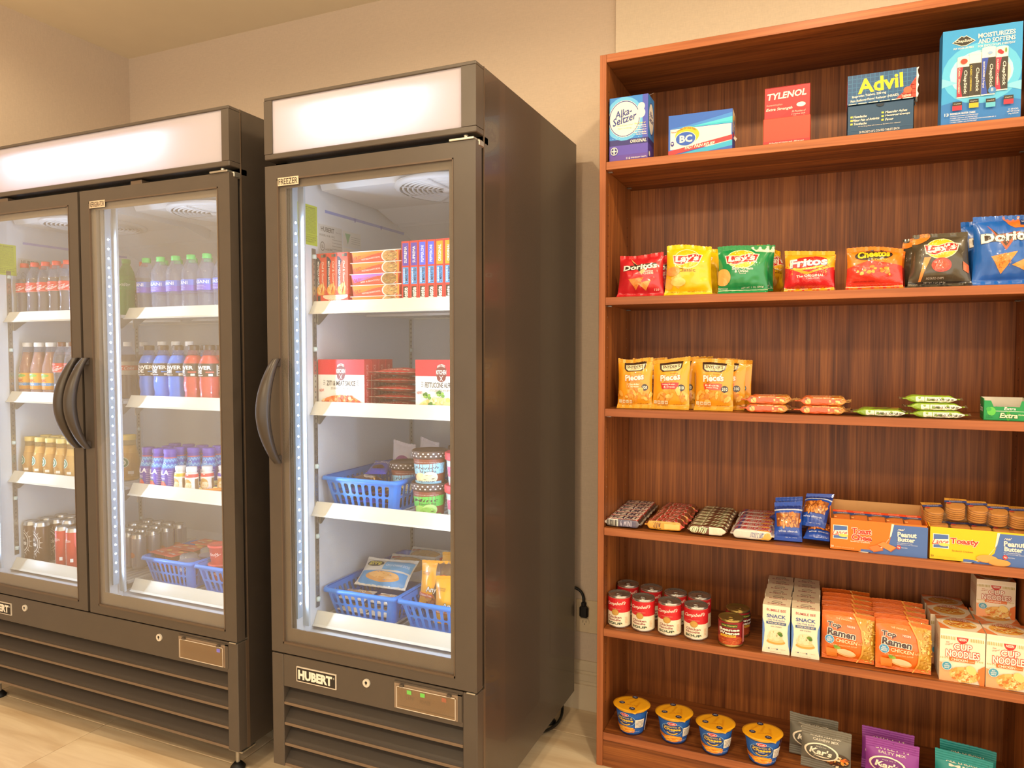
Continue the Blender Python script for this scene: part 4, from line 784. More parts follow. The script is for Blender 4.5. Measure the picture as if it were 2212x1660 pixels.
# ============================================================ pretzel bags, granola bars, gum
z = SZ[3]+.0003; GP = 'pretzel bags on the third shelf'
def pretz(cc, t1, t2, num, seed):
    a = A().p([(.18, 1), (.84, 1), (.80, .80), (.70, .745), (.28, .745), (.20, .80)], '#38261a').p([(.24, .88), (.78, .88), (.76, .80), (.66, .765), (.32, .765), (.25, .80)], '#f0dcb0').t("SNYDER'S", .51, .845, .46, .06, '#2a1c10', .04, 0, 0, arch=-.01).t('OF HANOVER', .52, .79, .26, .025, '#8a6a40')
    a.t('Pretzel', .60, .70, .2, .025, '#c8642a').t('Pieces', .50, .625, .54, .125, '#fbf3e0', .06, .0, 3, out='#c8502a', ow=.05).t('BURSTING WITH FLAVOR', .5, .535, .36, .02, '#8a5a20').p([(.24, .52), (.74, .52), (.70, .40), (.28, .40)], cc).t(t1, .48, .485, .36, .035, '#fbf3e0', .02).t(t2, .48, .44, .30, .03, '#fbf3e0', .02)
    a.e(.80, .42, .09, .065, '#2a2018').t(num, .80, .42, .13, .06, '#fbf3e0', .04).blobs(.5, .27, .46, .11, 26, .07, ['#e89a30', '#f0b048', '#d88424', '#f6c468'], seed, .7)
    for i in range(4): a.r(.06+.10*i, .115, .14+.10*i, .175, '#f6e8c8').r(.075+.10*i, .13, .125+.10*i, .16, ('#e0c890', '#d89a50')[i % 2])
    return a.t('NET WT 2.25 OZ (64g)', .74, .105, .32, .03, '#6a4a18', .01).t('PER 1 PACKAGE', .3, .085, .3, .015, '#8a5a20')
P1 = pouch('pretzel_bag', 'pretzel bag', .112, .158, .04, '#eda020', pretz('#e8921e', 'Cheddar', 'Cheese', '320', 2), .012, seed=29, wr=1.3, flare=.014, sealc='#e0a030')
P2 = pouch('pretzel_bag', 'pretzel bag', .116, .158, .04, '#eda41e', pretz('#c8282a', 'Honey Mustard', '& Onion', '310', 3), .012, seed=31, wr=1.3, flare=.014, sealc='#e0a030')
P3 = pouch('pretzel_bag', 'pretzel bag', .116, .156, .04, '#ee9f20', pretz('#dc5034', 'Hot', 'Buffalo Wing', '310', 4), .012, seed=37, wr=1.3, flare=.014, sealc='#e0a030')
K = Stock(P1); K.put('golden cheddar pretzel bag at the front, nearest the side panel', (-.545, 2.236, z), .06, -.05, GP); K.put('cheddar pretzel bag behind the front cheddar one', (-.515, 2.305, z+.0), .1, -.08, GP)
K = Stock(P2)
for i, (x, y, r) in enumerate(((-.432, 2.236, .0), (-.415, 2.285, -.05), (-.40, 2.335, .08), (-.385, 2.385, -.03))): K.put('golden honey mustard pretzel bag with red banner, %s from the shelf edge' % ORD[i], (x, y, z), r, -.07, GP)
K = Stock(P3)
for i, (x, y, r) in enumerate(((-.302, 2.238, -.04), (-.272, 2.29, -.1), (-.258, 2.34, -.16))): K.put('golden buffalo wing pretzel bag, %s from the shelf edge' % ORD[i], (x, y, z), r, -.06, GP)
fo = A().r(.0, .0, .9, 1, '#d85a28').e(.24, .45, .05, .28, '#f0c070').e(.20, .7, .03, .15, '#8a4a20').blobs(.76, .5, .16, .4, 26, .03, ['#e8b050', '#c88428', '#f0c878'], 5, 3.).t('CRUNCHY PEANUT', .48, .86, .30, .14, '#f6e0b0', .02)
to = A().r(.14, .1, .8, .6, '#d8642c').t('GRANOLA BAR', .5, .35, .45, .3, '#f6e0b0', .02).blobs(.78, .5, .14, .4, 20, .03, ['#e8b050', '#c88428', '#f0c878'], 6, 3.)
G1 = bar('granola_bar', 'granola bar', .148, .042, .0245, '#e08a28', fo, to, .019, '#d8a868', 3, lump=.05); K = Stock(G1); GG = 'granola bars on the third shelf'
for i, (x, y, zz, r, lb) in enumerate(((-.149, 2.226, 0, 0, 'bottom orange peanut granola bar at the front beside the pretzel bags'), (-.146, 2.228, .025, .03, 'top orange peanut granola bar at the front beside the pretzel bags'), (-.140, 2.275, .0, -.03, 'orange granola bar lying behind the two-high pile by the pretzel bags'), (-.142, 2.274, .025, .05, 'orange granola bar on the rear of the pile by the pretzel bags'),
        (0, 2.226, 0, -.01, 'bottom orange granola bar at the front of the second pile'), (.002, 2.228, .025, .02, 'top orange granola bar at the front of the second pile'), (.004, 2.274, 0, .03, 'bottom orange granola bar at the back of the second pile'), (.004, 2.272, .025, -.02, 'top orange granola bar at the back of the second pile'))): K.put(lb, (x, y, z+.0010+zz), r, 0, GG)
fo = A().r(.05, .0, .95, .95, '#86a828').r(.26, .1, .40, .75, '#f0e8d8').r(.41, .1, .90, .75, '#f0e8d8').t('Nutrition Facts per bar', .65, .45, .42, .34, '#3a342a', .02)
to = A().r(.05, 0, .95, 1, '#8fb42c').e(.6, .5, .12, .3, '#5a3a20').e(.75, .6, .10, .25, '#d8782c').e(.45, .4, .1, .2, '#7a4a28').r(.1, .6, .3, .9, '#e08a28').e(.86, .4, .07, .25, '#6a3a1c')
G2 = bar('granola_bar', 'granola bar', .150, .046, .019, '#86a828', fo, to, .022, '#7a6a52', 5, lump=.09); K = Stock(G2); GG2 = 'green trail mix bars on the third shelf'
for i, (x, y, zz, r, lb) in enumerate(((.15, 2.232, 0, -.06, 'single green trail mix bar lying at the front between orange and green piles'), (.156, 2.285, 0, .05, 'green trail mix bar behind the single front one'), (.288, 2.228, 0, -.03, 'bottom green trail mix bar of the three-high pile beside the gum box'), (.28, 2.232, .0195, .06, 'middle green trail mix bar of the three-high pile beside the gum box'), (.27, 2.236, .039, -.02, 'top green trail mix bar of the three-high pile beside the gum box'))): K.put(lb, (x, y, z+.0012+zz*1.04), r, 0, GG2)
# open gum display tray
o = thing('gum_display_box', 'open green gum display box at the end of third shelf', 'box'); m = ink('#109048'); w2 = mat('#d8d2c4', .6, name='card_inside'); t = .0016; Wd, D, Ht = .096, .105, .056
b = MB(); b.box(-Wd/2, 0, 0, Wd/2, D, t, m); b.box(-Wd/2, 0, 0, -Wd/2+t, D, Ht, m, 0, {'+x': w2}); b.box(Wd/2-t, 0, 0, Wd/2, D, Ht, m, 0, {'-x': w2}); b.box(-Wd/2, D-t, 0, Wd/2, D, Ht, w2)
b.extrude([(-Wd/2, 0), (Wd/2, 0), (Wd/2, Ht*.92), (Wd/2-.014, Ht*.92), (Wd/2-.018, Ht*.64), (-Wd/2+.022, Ht*.64), (-Wd/2+.016, Ht*.92), (-Wd/2, Ht*.92)], 1, 0, t, m); b.build('tray', o)
show(o, A().e(.18, .42, .10, .2, '#5cc048').e(.12, .52, .06, .1, '#3aa848').t('Extra', .60, .56, .26, .13, '#f0f4e8', .04, .1, 0, out='#0a5a2c', ow=.04).r(.28, .43, 1, .445, '#f0f4e8').e(.56, .22, .05, .22, '#3aa030').t('Extra', .58, .24, .40, .24, '#e8f0c0', .05, .1, 0, out='#0a5a2c', ow=.06).t('SPEARMINT', .88, .28, .2, .06, '#d8e8c0', .02).t('1 CT', .12, .22, .1, .05, '#0a5a2c').t('35 PACKS', .14, .14, .16, .05, '#0a5a2c'), flat((-Wd/2, 0, 0), (1, 0, 0), (0, 0, 1)), Wd, Ht, 0, 'front_print')
show(o, A().t('Extra', .5, .52, .72, .3, '#f0f4e8', .05, .1, 0, out='#0a3a1c', ow=.06).r(.1, .2, .9, .24, '#0a5a2c'), flat((-Wd/2, D, 0), (0, -1, 0), (0, 0, 1)), D, Ht, 0, 'side_print')
place(o, o['label'], .437, 2.202, z, -.10)
gm = thing('gum_pack', '', 'gum pack'); b = MB(); b.box(-.010, -.038, 0, .010, .038, .03, foil('#7a8a80'), .002, {'+z': foil('#b8c0b8')}); b.build('wrapper', gm); K = Stock(gm)
for i in range(3): K.put('silver-topped gum pack in the green display box, %s from its left side' % ORD[i], (.412+.026*i, 2.262-.002*i, z+.002), -.10, 0, 'gum packs in the display box')
# ============================================================ chocolate bars, almonds, cracker boxes
z = SZ[2]+.0003
def candy(nm, rows, L, D, T, c, front, top, x, y0, dy, cat, lab, grp, jit=.0, rz0=0., finc='#b8b0a4', seed=1, dx=0.):
    K = Stock(bar(nm, cat, L, D, T, c, front, top, .008, finc, seed, sq=.35)); g = random.Random(seed)
    for i in range(rows): K.put('%s, %s from the shelf edge' % (lab, ORD[i]), (x+dx*i+g.uniform(-jit, jit), y0+dy*i, z+.0024), rz0+g.uniform(-jit, jit)*4, 0, grp)
candy('chocolate_bar', 6, .122, .049, .027, '#3a2a22', A().r(0, 0, 1, 1, '#6a6470').r(.03, .05, .38, .95, '#ece6da').lines(.05, .1, .36, .8, 1, '#3a3630', 3, .9).r(.42, .15, .86, .8, '#5a5672').t('6 MINI', .6, .5, .3, .4, '#c8c4d8'), A().r(.02, .05, .90, .95, '#b82a2a').r(.05, .12, .88, .88, '#efe8dc').t('SNICKERS', .46, .5, .76, .62, '#26305e', .05, .15), -.573, 2.222, .051, 'chocolate bar', 'peanut chocolate bar with white, red and blue label', 'peanut bars by the side panel', .002, seed=41, dx=-.002)
candy('chocolate_bar', 6, .122, .046, .030, '#6e3418', A().r(0, 0, 1, 1, '#e0a032').t('100%', .32, .45, .2, .5, '#5a3010', .02).r(.5, .3, .88, .6, '#f0c468').r(.9, 0, 1, 1, '#d84a3a'), A().r(0, 0, 1, 1, '#7a3c1c').t('TWIX', .5, .5, .80, .86, '#f4e8d8', .12, .15).t('TWIX', .5, .5, .78, .76, '#c8241e', .07, .15), -.440, 2.232, .049, 'chocolate bar', 'caramel cookie bar with gold and red label', 'caramel cookie bars on the fourth shelf', .004, .03, '#c86a4a', 43)
candy('chocolate_bar', 7, .118, .042, .028, '#4e2a1a', A().r(0, 0, 1, 1, '#6e3a20').t('MilkyWay', .28, .5, .46, .7, '#f0ecc8', .03, .2, 0, out='#4a7a34', ow=.05).r(.56, .1, .97, .9, '#e8dcc4'), A().r(0, 0, 1, 1, '#5a2e1c').t('Milky Way', .5, .5, .84, .66, '#f0ecd0', .03, .3, 0, out='#5a8a3a', ow=.06), -.313, 2.226, .0425, 'chocolate bar', 'brown nougat bar with cream and green script', 'nougat bars on the fourth shelf', .002, seed=47)
candy('chocolate_bar', 6, .124, .049, .029, '#cfc8bc', A().r(0, 0, 1, 1, '#d8d2c8').t('theatre size', .62, .6, .3, .3, '#4a5a98', .01, .2).p([(.6, .1), (.95, .1), (.9, .9)], '#e0a848'), A().r(0, 0, 1, 1, '#d8d0cc').p([(.0, .0), (1, .45), (1, 1), (.5, 1)], '#b8a8b4').t('3', .16, .55, .14, .85, '#2a3a8a', .08, .1, 0, out='#c82a3a', ow=.07).t('MUSKETEERS', .60, .5, .66, .62, '#c02a40', .06, .15, 0, out='#f4ece4', ow=.05).r(.62, .06, .9, .2, '#e0a028'), -.183, 2.226, .050, 'chocolate bar', 'silver white whipped chocolate bar with red and blue lettering', 'whipped bars on the fourth shelf', .003, -.02, '#c8c0b8', 53)
a = A().r(0, .80, 1, 1, '#20357e').e(.5, .91, .05, .022, '#0e1a40').r(0, .76, 1, .80, '#b8c4e0').p([(.06, .70), (.94, .70), (.90, .34), (.10, .34)], '#8a4a1e').blobs(.5, .52, .42, .17, 46, .06, ['#c87a34', '#d88c44', '#b86a28', '#e09a54'], 5, .7).t('whole almonds', .5, .24, .66, .05, '#c8d4f0', .02, .1).t('NET WT 1.5 OZ', .6, .1, .4, .035, '#c8d4f0')
AL = pouch('almond_bag', 'almond bag', .078, .115, .034, '#1e4cb0', a, .012, seed=59, wr=1.2); K = Stock(AL); GA = 'blue almond bags on the fourth shelf'
K.put('blue almond bag leaning upright in front with its almond window facing out', (-.084, 2.222, z+.0045), .05, -.38, GA); K.put('blue almond bag standing behind the upright front one, dark header showing', (-.088, 2.31, z), -.05, -.18, GA); K.put('blue almond bag slumped on top of the pile beside the cracker box', (-.022, 2.25, z+.047), -.30, -.75, GA)
K.put('blue almond bag lying on its back at the shelf edge by the cracker box', (-.004, 2.202, z+.02), -.1, -1.35, GA); K.put('blue almond bag lying crosswise at the back of the almond pile', (-.03, 2.36, z+.02), 1.2, -1.4, GA)
def crackerbox(x0, x1, label, c, name1, name2, prot, artfn, hb, D=.135):
    o = thing('cracker_box', label, 'box', ((x0+x1)/2, 2.196, z)); Wd = x1-x0; m = ink(c); t = .0018; ci = mat('#b98a56', .7, name='kraft_inside'); Hf = .0885
    b = MB(); b.box(-Wd/2, 0, 0, Wd/2, D, t, m); b.box(-Wd/2, 0, 0, Wd/2, t, Hf, m, 0, {'+y': ci}); b.box(-Wd/2, D-t, 0, Wd/2, D, hb, ci)
    for s in (-1, 1): b.extrude([(0, 0), (D, 0), (D, hb), (D*.35, Hf+.004), (0, Hf)], 0, s*Wd/2, s*(Wd/2-t), m)
    b.build('tray', o)
    a = A().p([(.66, .95), (1, .95), (1, 0), (.42, 0), (.54, .12), (.62, .36)], '#4a6cae').p([(.64, .97), (.665, .97), (.64, .6), (.56, .26), (.44, .06), (.30, .0), (.40, 0), (.54, .16), (.62, .5)], '#f3ead8').p([(.33, .10), (.42, .10), (.5, .02), (.33, .02)], '#4a6cae')
    a.r(.035, .36, .19, .80, '#f3ead8').r(.042, .38, .183, .78, '#4a6cae').p([(.03, .46), (.195, .50), (.19, .66), (.035, .62)], '#f3ead8').t('Lance', .112, .565, .15, .17, '#c02a2c', .02, .15, 3, asp=3).e(.145, .48, .05, .05, '#f0d060')
    if name2: a.t(name1, .335, .66, .205, .19, '#d83a28', .06, .0, 0, out='#f8f0e0', ow=.05).t(name2, .335, .46, .205, .19, '#d83a28', .06, 0, 0, out='#f8f0e0', ow=.05)
    else: a.t(name1, .335, .60, .27, .22, '#d83a28', .06, 0, 0, out='#f8f0e0', ow=.05)
    a.t('Sandwich Crackers', .32, .325, .20, .05, '#f3ead8' if name2 else '#7a5a10', .01).t('real', .735, .82, .055, .075, '#f3ead8', .02, .2).t('Peanut', .795, .675, .19, .16, '#f3ead8', .06).t('Butter', .79, .52, .17, .14, '#f3ead8', .06).t('NO PRESERVATIVES', .775, .405, .15, .03, '#dfe4ee').t('0g TRANS FAT PER SERVING', .80, .355, .20, .03, '#dfe4ee').e(.715, .27, .022, .065, '#d83a3a').t(prot, .715, .27, .026, .06, '#f3ead8', .02).t('PROTEIN', .77, .265, .06, .03, '#dfe4ee')
    a.t('20', .03, .12, .03, .06, '#f3ead8' if name2 else '#5a4a10', .03).t('1.2 OZ PACKS  NET WT 30.3 OZ (1.89 LB)', .16, .10, .2, .04, '#f0c090' if name2 else '#c8a020'); artfn(a)
    show(o, a, flat((-Wd/2, 0, 0), (1, 0, 0), (0, 0, 1)), Wd, Hf, 0, 'front_print'); return o
crackerbox(.027, .2685, 'orange open box of square peanut butter cracker packs', '#e8761a', 'Toast', 'Chee', '5g', lambda a: (a.p([(.41, .20), (.50, .28), (.56, .14), (.46, .06)], '#d8783a').p([(.50, .30), (.56, .40), (.69, .26), (.63, .12)], '#e08844').p([(.46, .06), (.56, .14), (.56, .12), (.46, .035)], '#a85424').p([(.63, .12), (.69, .26), (.69, .23), (.635, .095)], '#a85424')), .118)
crackerbox(.272, .5125, 'yellow open box overflowing with round peanut butter cracker packs', '#f2c010', 'Toasty', None, '4g', lambda a: (a.e(.55, .155, .10, .10, '#b87a34').e(.55, .18, .10, .11, '#e0a050').e(.66, .08, .10, .09, '#b87a34').e(.665, .10, .10, .10, '#dc9a4c')), .105)
# square cracker packs
o = thing('cracker_pack', '', 'cracker pack'); CK = mat('#dc7a26', .7, 0, .12, 90, .2, name='cracker'); PB = mat('#b87838', .7, name='filling')
for k in range(3):
    b = MB(); b.box(-.021, -.021, .012*k, .021, .021, .012*k+.0045, CK, .001); b.box(-.019, -.019, .012*k+.0045, .019, .019, .012*k+.007, PB); b.box(-.021, -.021, .012*k+.007, .021, .021, .012*k+.0115, CK, .001); b.build('cracker', o)
b = MB(); b.box(-.0225, -.024, -.0008, .0225, .042, .0375, FILM, .003); b.build('wrapper', o)
show(o, A().r(0, .80, 1, 1, '#d84a24').t('TOASTCHEE', .5, .9, .6, .09, '#f0b898', .01).p([(0, .80), (1, .80), (1, .64), (.55, .70), (0, .56)], '#3a4a7e').t('peanut butter', .55, .74, .6, .08, '#e8e4e0', .01, .2).r(.06, .3, .2, .38, '#f0b070'), flat((-.0225, -.024, .0376), (1, 0, 0), (0, 1, 0)), .045, .066, 0, 'label_print')
K = Stock(o)
for i in range(5): K.put('square orange cracker pack in the orange box, %s from the blue almond bags' % ORD[i], (.058+.0445*i, 2.236, z+.052), .02, .28, 'square cracker packs')
# round cracker packs
o = thing('cracker_pack', '', 'cracker pack'); CR = mat('#cf9448', .7, 0, .15, 120, .25, name='round_cracker')
for k in range(3):
    b = MB(); p = [(.001, 0), (.0225, 0), (.0235, .002), (.0225, .0045), (.0205, .005), (.0205, .0065), (.0225, .007), (.0235, .009), (.0225, .0112), (.001, .0115)]
    b.lathe(p, CR, 20, (0, 0), .0122*k+.001, False); b.build('cracker', o)
b = MB(); b.box(-.026, -.026, 0, .026, .034, .038, FILM, .004); b.build('wrapper', o)
show(o, A().r(0, .72, 1, 1, '#c8923c').t('TOASTY', .5, .88, .6, .1, '#7a3a18', .02).p([(0, .74), (1, .84), (1, .66), (0, .56)], '#3a4a8a').t('peanut butter', .52, .70, .6, .07, '#e8e4e0', .01, .2, 5).r(.1, .46, .3, .56, '#c84a3a'), flat((-.026, -.026, .0381), (1, 0, 0), (0, 1, 0)), .052, .06, 0, 'label_print')
K = Stock(o); GR = 'round cracker packs'
for i, x in enumerate((.300, .346, .392, .437, .470)): K.put('round cracker pack in the lower layer of the yellow box, %s from the orange box' % ORD[i], (x+.003*i, 2.248, z+.050), (-.15, .1, -.08, .12, .05)[i], .22, GR)
for i, (x, zz) in enumerate(((.287, .090), (.340, .106), (.390, .103), (.437, .098), (.483, .096))): K.put('round cracker pack heaped on top of the yellow box, %s from the orange box' % ORD[i], (x, 2.262, z+zz), (.2, -.12, .1, -.1, .06)[i], .30, GR)
# ============================================================ tins, snack kits, noodles
z = SZ[1]+.0003; RC, HC = .0362, .103
a = (A().r(0, 0, 1, .5, '#f0e4c8').r(0, .5, 1, 1, '#cb1f26').t("Campbell's", .5, .80, .30, .15, '#f8f0e0', .02, .3, 6, asp=2.2).t('CONDENSED', .5, .625, .16, .025, '#e8a890').e(.5, .50, .052, .115, '#c89a48').ring(.5, .5, .052, .115, .12, '#a87a30').t('Chicken', .49, .325, .20, .08, '#8a2a34', .03).t('Noodle', .485, .225, .19, .075, '#8a2a34', .03).t('SOUP', .49, .10, .22, .085, '#2e4a3a', .06).e(.39, .1, .006, .014, '#d8a838').e(.60, .1, .006, .014, '#d8a838').lines(.64, .12, .68, .36, 5, '#e0b890', 4, .5))
cp = [(.033, 0), (RC-.001, .001), (RC, .003), (RC-.0012, .006), (RC-.0012, HC-.006), (RC, HC-.003)]
o = round_thing('soup_can', 'can', [('can', cp, ALU, dict(cap=True)), ('label', [(RC-.0008, .006), (RC-.0008, HC-.007)], ink('#f0e4c8'), dict(of='can'))], a, ([(RC-.0006, 0), (RC-.0006, 1)], 2*PI*RC, .0063, HC-.0136)); can_lid(o, RC, HC-.001)
K = Stock(o)
for i, (x, y) in enumerate(((-.592, 2.238), (-.513, 2.237), (-.429, 2.236), (-.347, 2.235))): K.put('red and white chicken soup can, front row, %s from the side panel' % ORD[i], (x, y, z), (-.12, -.10, -.05, -.03)[i], 0, 'soup cans')
for i, (x, y) in enumerate(((-.5915, 2.350), (-.510, 2.340), (-.427, 2.325), (-.351, 2.328))): K.put('red and white chicken soup can, back row, %s from the side panel' % ORD[i], (x, y, z), .25, 0, 'soup cans')
RB, HB = .0365, .082
a = A().r(0, 0, 1, 1, '#8e1f22').e(.5, .2, .2, .22, '#b84a20').blobs(.5, .17, .17, .13, 40, .012, ['#c8642e', '#d87a3e', '#a84a1c'], 6, 2.2).t("Van Camp's", .5, .86, .20, .09, '#3a6a2a', .03, 0, 0).r(.40, .80, .60, .93, '#3a5a20').t("Van Camp's", .5, .865, .18, .07, '#f0d060', .03).t('Beanee', .5, .69, .26, .13, '#f8f0e0', .06, .0, 0, out='#3a1a14', ow=.05).t('Weenee', .5, .545, .26, .13, '#f8f0e0', .06, 0, 0, out='#3a1a14', ow=.05).r(.39, .36, .58, .46, '#e8b030').t('Original', .485, .41, .15, .06, '#6a3a14', .02).r(.68, .1, .72, .9, '#c87a78')
bp = [(.033, 0), (RB-.001, .001), (RB, .003), (RB-.0012, .006), (RB-.0012, HB-.006), (RB, HB-.003)]
GOLD = mat('#b39a58', .28, .85, .04, 60, name='gold_metal')
o = round_thing('bean_can', 'can', [('can', bp, GOLD, dict(cap=True)), ('label', [(RB-.0008, .007), (RB-.0008, HB-.007)], ink('#8e1f22'), dict(of='can'))], a, ([(RB-.0006, 0), (RB-.0006, 1)], 2*PI*RB, .0073, HB-.0146)); can_lid(o, RB, HB-.001, gold='#b39a58')
K = Stock(o); K.put('dark red bean can with gold lid in front of its twin', (-.242, 2.226, z), -.02, 0, 'bean cans'); K.put('dark red bean can with gold lid standing behind its twin', (-.231, 2.315, z), .7, 0, 'bean cans')
a = (A().r(0, 0, 1, 1, '#efe2c8').p([(0, .72), (.07, .60), (.085, .45), (.05, .2), (0, .05)], '#5a84c8').p([(1, .72), (.93, .60), (.915, .45), (.95, .2), (1, .05)], '#5a84c8').t('BUMBLE BEE', .5, .905, .70, .05, '#a8303c', .02, 0, 0, arch=-.008).t('SNACK', .5, .775, .70, .075, '#3a5a9a', .05).t('ON THE RUN!', .5, .695, .62, .035, '#4a6aaa', .02).r(.14, .605, .86, .66, '#3a5a8a').t('TUNA SALAD KIT', .5, .633, .62, .032, '#efe2c8', .02).t('with Crackers', .5, .565, .40, .03, '#5a5a6a', .0, .2)
     .e(.5, .245, .34, .055, '#d8a04a').e(.5, .28, .30, .05, '#e8c48a').e(.46, .34, .28, .07, '#ecd8ae').e(.5, .42, .24, .07, '#f0dcb4').blobs(.48, .37, .25, .09, 26, .035, ['#f4e4c0', '#e8cfa0'], 4, .6).e(.64, .43, .09, .035, '#6a8a3a').e(.68, .40, .07, .03, '#4a742c').t('1 can   6 crackers   1 spoon', .5, .10, .7, .02, '#6a5a4a').e(.25, .1, .03, .012, '#3a4a6a').e(.55, .1, .03, .012, '#3a4a6a').t('NET WT 3.5 OZ (99g)', .5, .035, .4, .016, '#8a7a60'))
top = A().r(0, 0, 1, 1, '#ecdcc0').t('BUMBLE BEE', .5, .3, .66, .2, '#a8303c', .02).ring(.5, .55, .2, .3, .14, '#4a3a30', 18, 0, 180).r(.35, .5, .65, .56, '#4a3a30')
o = carton('snack_kit_box', 'box', .0755, .0492, .142, '#efe2c8', a, A().p([(0, 0), (1, 0), (1, .9), (.5, .5), (0, .9)], '#5a84c8'), top, leftc='#5a84c8'); K = Stock(o)
for c in range(2):
    for i in range(6): K.put('cream and blue snack kit box, column beside the %s, %s from shelf edge' % (('bean cans', 'ramen')[c], ORD[i]), (-.1115+.0785*c+.0015*math.sin(i*2.1+c), 2.2+.0499*i, z), .01*math.sin(i*3+c), 0, 'tuna snack kit boxes')
a = (A().r(0, 0, 1, 1, '#e8701c').p([(.60, 1), (1, 1), (1, 0), (.66, 0), (.76, .2), (.78, .45), (.74, .7)], '#c89430').blobs(.88, .5, .12, .48, 90, .035, ['#e0b048', '#f0c868', '#c08a28', '#d8a440'], 7, .7).p([(.585, 1), (.62, 1), (.76, .7), (.80, .45), (.78, .2), (.68, 0), (.655, 0), (.745, .2), (.77, .45), (.73, .7)], '#f0a040')
     .t('THE ORIGINAL', .42, .85, .3, .03, '#f6cfa0', .01, 0, -3).t('Top', .24, .72, .26, .125, '#3a1c10', .07, 0, -5, out='#f8ecd8', ow=.06).t('Ramen', .38, .575, .52, .14, '#3a1c10', .07, 0, -5, out='#f8ecd8', ow=.06).t('NISSIN', .55, .73, .14, .04, '#f4e0c8', .03, 0, -4, out='#c83a24', ow=.06).t('CHICKEN', .47, .43, .40, .07, '#f6e0b8', .03, 0, -4).t('flavor', .74, .41, .1, .03, '#f6cfa0').e(.16, .44, .085, .09, '#f0f0e8').e(.16, .44, .078, .083, '#3a96cc').t('NO', .16, .475, .06, .03, '#f0f0e8', .03).t('ADDED', .16, .44, .11, .028, '#f0f0e8', .03).t('MSG', .16, .405, .09, .028, '#f0f0e8', .03)
     .e(.46, .20, .19, .07, '#f2b878', rot=-8).e(.46, .215, .17, .055, '#f6caa0', rot=-8).e(.30, .29, .06, .035, '#8ab040').e(.27, .31, .04, .03, '#6a9a34').t('RAMEN NOODLE SOUP', .42, .345, .5, .025, '#f6cfa0').r(.1, .09, .3, .26, '#e88430'))
RM = pouch('ramen_pack', 'ramen pack', .136, .134, .030, '#e06818', a, .012, seed=61, wr=.8, waist=.0); K = Stock(RM); GN = 'ramen packs'
for i in range(6): K.put('orange ramen pack, column beside the tuna kits, %s from the shelf edge' % ORD[i], (.080+.002*math.sin(i*2), 2.222+.043*i, z+.002), .03*math.sin(i*1.7), -.13, GN)
for i in range(5): K.put('orange ramen pack, column beside the noodle cups, %s from the shelf edge' % ORD[i], (.2165+.002*math.sin(i*2+1), 2.212+.046*i, z+.002), .03*math.sin(i*1.3+1), -.10, GN)
a = A().r(0, 0, 1, 1, '#efe0c8').r(0, .845, 1, .90, '#f4ead8')
for i in range(26): a.r(.02+.037*i, .80, .04+.037*i, .865, '#b8a860'); a.n -= 1
for i in range(26): a.r(.02+.037*i, .425, .035+.037*i, .455, '#b8a860'); a.n -= 1
a.n += 2
a.r(.34, .78, .66, .88, '#efe0c8').e(.5, .865, .13, .12, '#c8302c', 20, 180, 360).t('NISSIN', .5, .825, .17, .05, '#f8f0e0', .04).t('The', .17, .75, .08, .03, '#c8502c', 0, .2, 12).t('Original', .2, .71, .16, .035, '#c8502c', 0, .2, 12).t('CUP', .51, .68, .40, .12, '#f8f0e0', .05, 0, 0, out='#c8402c', ow=.08).t('NOODLES', .51, .54, .74, .135, '#f8f0e0', .05, 0, 0, out='#c8402c', ow=.08).r(.22, .395, .78, .465, '#e0702c').t('CHICKEN', .44, .43, .36, .045, '#f8f0e0', .03).t('FLAVOR', .70, .425, .12, .02, '#f8e0c8').p([(0, .36), (.2, .30), (.4, .10), (.5, .0), (0, 0)], '#f0a878').p([(1, .38), (.86, .30), (.84, .12), (.9, 0), (1, 0)], '#e07838')
a.e(.56, .16, .34, .15, '#e8b868').blobs(.56, .16, .32, .13, 60, .045, ['#f0cc80', '#e0a048', '#f4dca0', '#d87830'], 8, .5).e(.70, .27, .12, .08, '#f0d080', rot=-20).e(.16, .30, .115, .085, '#f0f0e8').e(.16, .30, .105, .078, '#4a9ab8').t('NO', .16, .335, .07, .025, '#f0f0e8', .03).t('ADDED', .16, .30, .13, .025, '#f0f0e8', .03).t('MSG', .16, .265, .1, .025, '#f0f0e8', .03)
top = A().r(0, 0, 1, 1, '#efe0c8').p([(0, 0), (.25, 0), (0, .5)], '#e8864a').p([(0, 1), (.4, 1), (0, .7)], '#e8864a').p([(1, 1), (.6, 1), (1, .7)], '#e8864a').p([(1, 0), (.8, 0), (1, .4)], '#e8864a').e(.5, .5, .42, .40, '#f4e8d0').e(.5, .46, .38, .33, '#e8b050').blobs(.5, .42, .34, .25, 60, .05, ['#f0cc70', '#e0983c', '#f4dca0', '#d86a2c'], 9, .7).t('CUP', .5, .80, .26, .10, '#f4e0d0', .03, 0, 0, out='#c8402c', ow=.08).t('NOODLES', .5, .68, .5, .12, '#f4e0d0', .03, 0, 0, out='#c8402c', ow=.08)
lf = A().lines(.1, .55, .9, .8, 5, '#d8a088', 4, .3).r(.1, .1, .9, .5, '#f4ead8')
CN = carton('noodle_box', 'box', .1035, .1035, .141, '#efe0c8', a, None, top, left=lf); K = Stock(CN); GB = 'chicken noodle cup boxes'
K.put('white and orange noodle cup box at the front beside the ramen', (.3555, 2.2, z), 0, 0, GB); K.put('white and orange noodle cup box at the front against the far side panel', (.4615, 2.2, z), 0, 0, GB)
K.put('noodle cup box behind the front one beside the ramen', (.3455, 2.308, z), 0, 0, GB); K.put('noodle cup box in the second row, under the stacked one', (.4545, 2.306, z), 0, 0, GB)
BACKROW = [(.3435, 2.414)]
